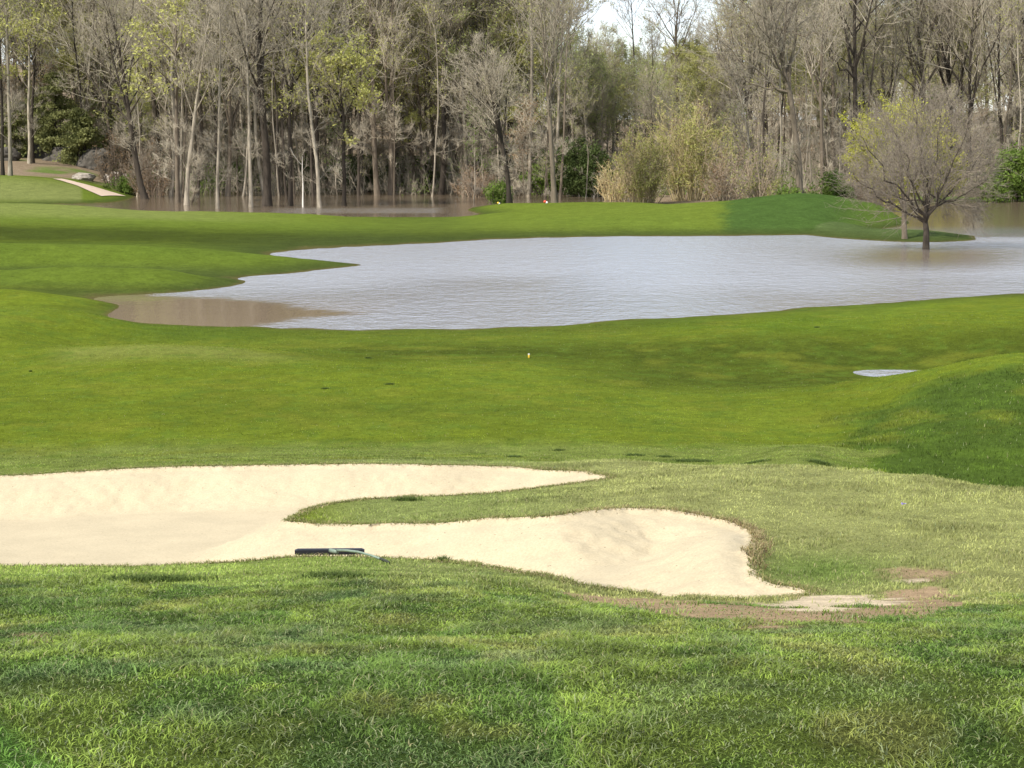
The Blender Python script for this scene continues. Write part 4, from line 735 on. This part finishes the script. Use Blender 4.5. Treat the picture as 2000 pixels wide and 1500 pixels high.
bush('brown_bush', 222, 300, 158, 4.6, 4.4, M_BTWIG, M_BROWNLEAF, 'reddish brown twiggy bush behind the leaning dark tree', B_, n_stem=44, n_leaf=2600, lsize=.07)
bush('brown_bush', 223, 235, 168, 4.2, 4.6, M_BTWIG, M_BROWNLEAF, 'brown twiggy bush at the right of the dark evergreen', B_, n_stem=40, n_leaf=2000, lsize=.07)
bush('brown_bush', 224, 930, 158, 4.5, 2.8, M_BTWIG, M_BROWNLEAF, 'reddish brown twiggy bush at the water left of the tee mound', B_, n_stem=40, n_leaf=2600, lsize=.06)
bush('brown_bush', 225, 1200, 150, 4.0, 3.0, M_TANTWIG, M_BROWNLEAF, 'straw coloured twiggy bush at the left foot of the big thicket', B_, n_stem=36, n_leaf=1500, lsize=.06)

# dark evergreens over the rocks at the left
def evergreen(seed, x, D, h, w, label):
    rng = np.random.default_rng(seed); A, B = Geo(), Geo(); tube(A, [(0, 0, -.3), (.05, 0, h * .5), (0, 0, h)], [.16, .10, .02], 7); tp = []
    for i in range(80):
        t = rng.uniform(.03, .97); L = w * .5 * (1 - t) ** .6 * rng.uniform(.6, 1.15); az = rng.uniform(0, 6.28)
        p = grow(rng, np.array([0, 0, t * h]), np.array([math.cos(az), math.sin(az), .25]), L, 6, .08, -.07); tube(A, p, np.linspace(.03, .008, 6), 3)
        n = int(90 + 130 * L / w); f = rng.uniform(.15, 1, n) * 4.99; j = f.astype(int); q = p[j] + (p[j + 1] - p[j]) * (f - j)[:, None]; q = q + rng.normal(0, 1, (n, 3)) * np.array([.28, .28, .10]); tp.append(q)
    leaves(B, np.concatenate(tp), .13, rng, 0, .06); X = D * (x - 1000) / 3780; e = empty('evergreen_tree', (X, D, float(base_h(X, D)) - .1)); A.build('trunk', [M_DARKBARK], e); B.build('foliage', [M_EVG], e)
    tag(e, label, 'tree', 'evergreens above the rocks')
M_EVG = leaf_mat('evergreen_needles', (.26, .27, .10), .35)
evergreen(301, 120, 184, 8.5, 6.5, 'dark evergreen tree above the rocks at the left')
evergreen(302, 165, 180, 5.5, 5.5, 'lower dark evergreen overhanging the black hollow near the path')
evergreen(303, 78, 188, 6.5, 6, 'dark evergreen behind the pair of trunks on the bank')
evergreen(304, 35, 184, 5.0, 5, 'dark evergreen low between the left edge trunks and the bank')
evergreen(305, 205, 190, 6.0, 5, 'shaded evergreen right of the black hollow')

# deep woods and thicket: masses nobody could count
rng = np.random.default_rng(5)
low = []
for i in range(5):
    A, B = tree_geo(400 + i, [np.array([0, 0, 0]), np.array([.3, 0, 8]), np.array([0, .2, 20.])], .17, start=.2, limbs=12, llen=.3, ang=42, up=.12, sub=5, tw=5, fine=4, fr=.02, fl=.9, leaf=(3 if i > 2 else 0), lsize=.17, lbl=.8)
    G = Geo(); V, T, Q, mi = A.arrays(); G.add(V, T, Q, 0); V, T, Q, mi = B.arrays(); G.V.append(V); G.T.append(T + G.n); G.mt.append(mi[:len(T)]); G.Q.append(Q + G.n); G.mq.append(mi[len(T):]); G.n += len(V); low.append(G.arrays())
G = Geo()
for i in range(170):
    x = rng.uniform(-350, 2350) if i < 120 else rng.uniform(1350, 2350); D = rng.uniform(240, 330); s_ = rng.uniform(.8, 1.2)
    if gap(x): s_ *= .62
    elif x > 1400: s_ *= .85
    V, T, Q, mi = low[i % 5]; a = rng.uniform(0, 6.28); c_, n_ = math.cos(a), math.sin(a); X = D * (x - 1000) / 3780
    V2 = np.stack([V[:, 0] * c_ - V[:, 1] * n_, V[:, 0] * n_ + V[:, 1] * c_, V[:, 2]], 1) * s_ + np.array([X, D, float(base_h(X, D)) - .3])
    nT = len(T); G.V.append(V2); G.T.append(T + G.n); G.mt.append(mi[:nT]); G.Q.append(Q + G.n); G.mq.append(mi[nT:]); G.n += len(V2)
o = G.build('far_woods', [M_TWIG, M_LEAF]); tag(o, 'distant grey and green woods seen through the front trees', 'woods', kind='stuff')
# undergrowth stems
n = 5200; x = rng.uniform(-300, 2300, n); D = 162 + 60 * rng.uniform(0, 1, n) ** 1.3; D = np.where(x < 270, D + 32, D); D = np.where(x > 1150, D - 8, D)
X = D * (x - 1000) / 3780; Z = base_h(X, D) - .1; Hh = rng.uniform(.6, 4.2, n) * (.5 + fbm(X * .2, D * .2, 131, 3)); P = np.stack([X, D, Z], 1); d = np.stack([rng.normal(0, .3, n), rng.normal(0, .3, n), np.ones(n)], 1)
G = Geo(); twigs(G, P, d, Hh, rng.uniform(.009, .024, n), 0)
k = np.repeat(np.arange(n), 16); f = rng.uniform(.15, .95, len(k)); dn_ = d / np.linalg.norm(d, axis=1)[:, None]; P2 = P[k] + dn_[k] * (Hh[k] * f)[:, None]
d2 = dn_[k] * .8 + rng.normal(0, .5, (len(k), 3)); twigs(G, P2, d2, rng.uniform(.3, 1.3, len(k)), .009, 0)
lf = P2[rng.uniform(0, 1, len(k)) < .5 * sst(.5, .62, fbm(P2[:, 0] * .15, P2[:, 1] * .15, 133, 3))]; leaves(G, np.repeat(lf, 4, 0), .09, rng, 1, .35)
o = G.build('undergrowth', [M_TWIG, M_GREENLEAF]); tag(o, 'tangle of brown stems and saplings under the flooded wood', 'undergrowth', kind='stuff')

# ------------------------------------------------------------------ cart path, silt bar, rocks
M_PATH = plain('concrete', (.52, .40, .30), .9, .2, .1, 3)
cl = [(112, 350, 9), (140, 357, 10), (165, 364, 13), (185, 371, 17), (205, 378, 21), (222, 384, 24)]
L_, R_ = [], []
for px, py, wpx in cl:
    X0, D0 = cast(px - wpx, py); X1, D1_ = cast(px + wpx, py); L_.append((X0, D0)); R_.append((X1, D1_))
tt = np.linspace(0, len(cl) - 1, 60); La = np.array([[np.interp(t, range(len(cl)), [q[i] for q in L_]) for i in (0, 1)] for t in tt]); Ra = np.array([[np.interp(t, range(len(cl)), [q[i] for q in R_]) for i in (0, 1)] for t in tt])
sgrid = np.linspace(0, 1, 7)[None, :, None]; PP = La[:, None] * (1 - sgrid) + Ra[:, None] * sgrid
o = grid_mesh('path', PP[..., 0], PP[..., 1], base_h(PP[..., 0], PP[..., 1]) + .05, [M_PATH]); tag(o, kind='structure')
M_ROCK = plain('rock', (.30, .26, .21), .9, .2, .35, 2.0)
def rock(seed, x, D, sx, sy, sz, label, m=None):
    import bmesh
    bm = bmesh.new(); bmesh.ops.create_icosphere(bm, subdivisions=4, radius=1); rg = np.random.default_rng(seed); o1 = rg.uniform(0, 50)
    for v in bm.verts:
        c = v.co; f = 1 + .5 * (float(fbm(c.x * 1.3 + o1, c.y * 1.3 + c.z * 1.7, seed, 4)) - .5) * 1.6; v.co = Vector((c.x * sx * f, c.y * sy * f, c.z * sz * f))
    me = bpy.data.meshes.new('rock'); bm.to_mesh(me); bm.free(); me.materials.append(m or M_ROCK); o = bpy.data.objects.new('rock', me); S.collection.objects.link(o)
    X = D * (x - 1000) / 3780; o.location = (X, D, float(base_h(X, D)) + sz * .2); return tag(o, label, 'rock', 'rocks beside the cart path')
M_DROCK = plain('dark_rock', (.09, .08, .065), .9, .2, .4, 2.0)
rock(1, 170, 166, 1.0, 1.0, .45, 'flat pale grey rock beside the upper end of the path')
rock(2, 232, 172, 1.3, 1.0, .7, 'grey boulder right of the black hollow')
rock(3, 150, 183, 2.6, 1.6, 1.3, 'dark outcrop under the overhanging evergreen', M_DROCK)
rock(4, 105, 186, 2.2, 1.6, 1.2, 'dark outcrop left of the hollow under the evergreens', M_DROCK)
rock(5, 18, 178, 1.6, 1.2, 1.0, 'dark outcrop behind the left edge trunks', M_DROCK)
rock(6, 195, 180, 1.6, 1.4, 1.6, 'dark shaded outcrop at the right of the hollow', M_DROCK)

# ------------------------------------------------------------------ tee markers, fairway marker, rake
M_RED = plain('red_paint', (.62, .07, .03), .4); M_WHITE = plain('white_paint', (.8, .78, .72), .4); M_YEL = plain('yellow_paint', (.80, .50, .05), .4)
import bmesh
def ball_mesh(name, r, m, parent, loc=(0, 0, 0), sq=1.0, flat=-2):
    bm = bmesh.new(); bmesh.ops.create_uvsphere(bm, u_segments=20, v_segments=12, radius=r)
    for v in bm.verts: v.co.z = max(v.co.z * sq, flat * r)
    me = bpy.data.meshes.new(name); bm.to_mesh(me); bm.free(); me.materials.append(m)
    for p in me.polygons: p.use_smooth = True
    o = bpy.data.objects.new(name, me); S.collection.objects.link(o); o.parent = parent; o.location = loc; return o
def cyl_mesh(name, pts, rad, m, parent, n=10):
    G = Geo(); tube(G, pts, rad, n); V, T, Q, mi = G.arrays(); k = len(V)
    V = np.vstack([V, pts[0], pts[-1]]); nr = len(pts)
    T = np.array([[k, (j + 1) % n, j] for j in range(n)] + [[k + 1, (nr - 1) * n + j, (nr - 1) * n + (j + 1) % n] for j in range(n)])
    return mesh_obj(name, V, T, Q, [m], parent=parent)
def tee_marker(x, y, capm, label, sc=1.0):
    X, D = cast(x, y + 2); e = empty('tee_marker', (X, D, float(surf_h(X, D)))); r = .13 * sc
    ball_mesh('base', r, M_WHITE, e, (0.08 * sc, 0, r * .8), .9); ball_mesh('cap', r * 1.15, capm, e, (-.08 * sc, 0, r * 1.4), .9)
    cyl_mesh('spike', [(0, 0, -.1), (0, 0, .12)], [.015, .02], M_WHITE, e); tag(e, label, 'tee marker', 'tee markers on the far tee')
tee_marker(1066, 396, M_RED, 'red and white tee marker on the far tee by the straight grey tree', .7)
tee_marker(974, 397, M_YEL, 'small yellow and white tee marker near the foot of the leaning tree', .5)
X, D = cast(1033, 699); e = empty('fairway_stake', (X, D, float(surf_h(X, D))))
cyl_mesh('post', [(0, 0, -.05), (0, 0, .045), (0, 0, .075)], [.022, .022, .018], M_YEL, e); cyl_mesh('top', [(0, 0, .0755), (0, 0, .095)], [.026, .022], M_WHITE, e)
tag(e, 'tiny yellow and white marker standing in the middle of the fairway', 'marker')
# lilac flower on the mound
X, D = cast(1764, 991); e = empty('wild_flower', (X, D, float(surf_h(X, D)))); M_LIL = plain('lilac_petal', (.35, .28, .65), .6); M_STEM = plain('green_stem', (.10, .18, .04), .7)
cyl_mesh('stem', [(0, 0, -.01), (.004, 0, .035)], [.002, .0016], M_STEM, e, 5)
G = Geo(); rg = np.random.default_rng(3); leaves(G, np.array([[.016 * math.cos(a), .016 * math.sin(a), .038] for a in np.arange(6) * 1.047]), .014, rg, 0, .002); G.build('petals', [M_LIL], e); tag(e, 'tiny lilac flower on the pale mound right of the bunker', 'flower')

# golf rake lying on the grass edge of the bunker
M_BLK = plain('black_plastic', (.012, .013, .018), .35, .5, .1, 40); M_HND = plain('weathered_green_fibreglass', (.17, .22, .16), .5, .4, .15, 30); M_TEETH = plain('grey_plastic_teeth', (.05, .07, .09), .4); M_GRIP = plain('dark_grip', (.03, .035, .02), .7)
hx, hd = cast(643, 1086); a0 = np.array([hx, hd + .06, 0]); hz = float(base_h(hx, hd + .06)); e = empty('bunker_rake', (hx, hd + .05, hz), R(2))
HW = .302
def smooth_bar(name, prof, x0, x1, m, parent, nseg=24, endf=None):
    xs = np.linspace(x0, x1, nseg); k = len(prof); V = []
    for x in xs:
        f = 1 if endf is None else endf(abs(x) / HW); V += [(x, p[0], .038 + (p[1] - .038) * f) for p in prof]
    idx = np.arange(nseg * k).reshape(nseg, k); Q = [(idx[i, j], idx[i, (j + 1) % k], idx[i + 1, (j + 1) % k], idx[i + 1, j]) for i in range(nseg - 1) for j in range(k)]
    V = np.array(V); c0 = V[:k].mean(0); c1 = V[-k:].mean(0); V = np.vstack([V, c0, c1]); n0 = nseg * k
    T = [(n0, (j + 1) % k, j) for j in range(k)] + [(n0 + 1, n0 - k + j, n0 - k + (j + 1) % k) for j in range(k)]
    return mesh_obj(name, V, T, Q, [m], parent=parent, smooth=False)
smooth_bar('head', [(-.018, .014), (-.022, .030), (-.022, .056), (-.010, .066), (.012, .066), (.022, .056), (.022, .016), (.0, .012)], -HW, HW, M_BLK, e, endf=lambda t: 1 - .35 * max(0, (t - .93) / .07))
for i in range(23):
    x = -HW + .012 + i * (2 * HW - .024) / 22
    cyl_mesh('tooth', [(x, -.004, .022), (x, -.006, .004), (x, -.009, -.018)], [.0055, .005, .0022], M_TEETH, e, 6)
ex, ed = cast(757, 1102); ez = float(base_h(ex, ed)) + .02
v = np.array([ex - hx, ed - (hd + .05), ez - hz]); ca, sa = math.cos(R(-2)), math.sin(R(-2)); v = np.array([v[0] * ca - v[1] * sa, v[0] * sa + v[1] * ca, v[2]])
s0 = np.array([0.01, -.015, .050]); cyl_mesh('socket', [s0 + (v - s0) * -.01, s0 + (v - s0) * .12], [.020, .016], M_BLK if False else M_HND, e)
mid = [s0 + (v - s0) * t + np.array([0, 0, .035 * math.sin(math.pi * t) * 1.0]) for t in (.12, .3, .5, .7, .88)]
cyl_mesh('handle', mid, [.0115, .011, .0105, .010, .010], M_HND, e); cyl_mesh('grip', [mid[-1], v, v + (v - mid[-1]) * .25 + np.array([0, 0, -.005])], [.012, .012, .009], M_GRIP, e)
tag(e, 'black headed rake with a grey green handle lying at the near edge of the bunker', 'rake')
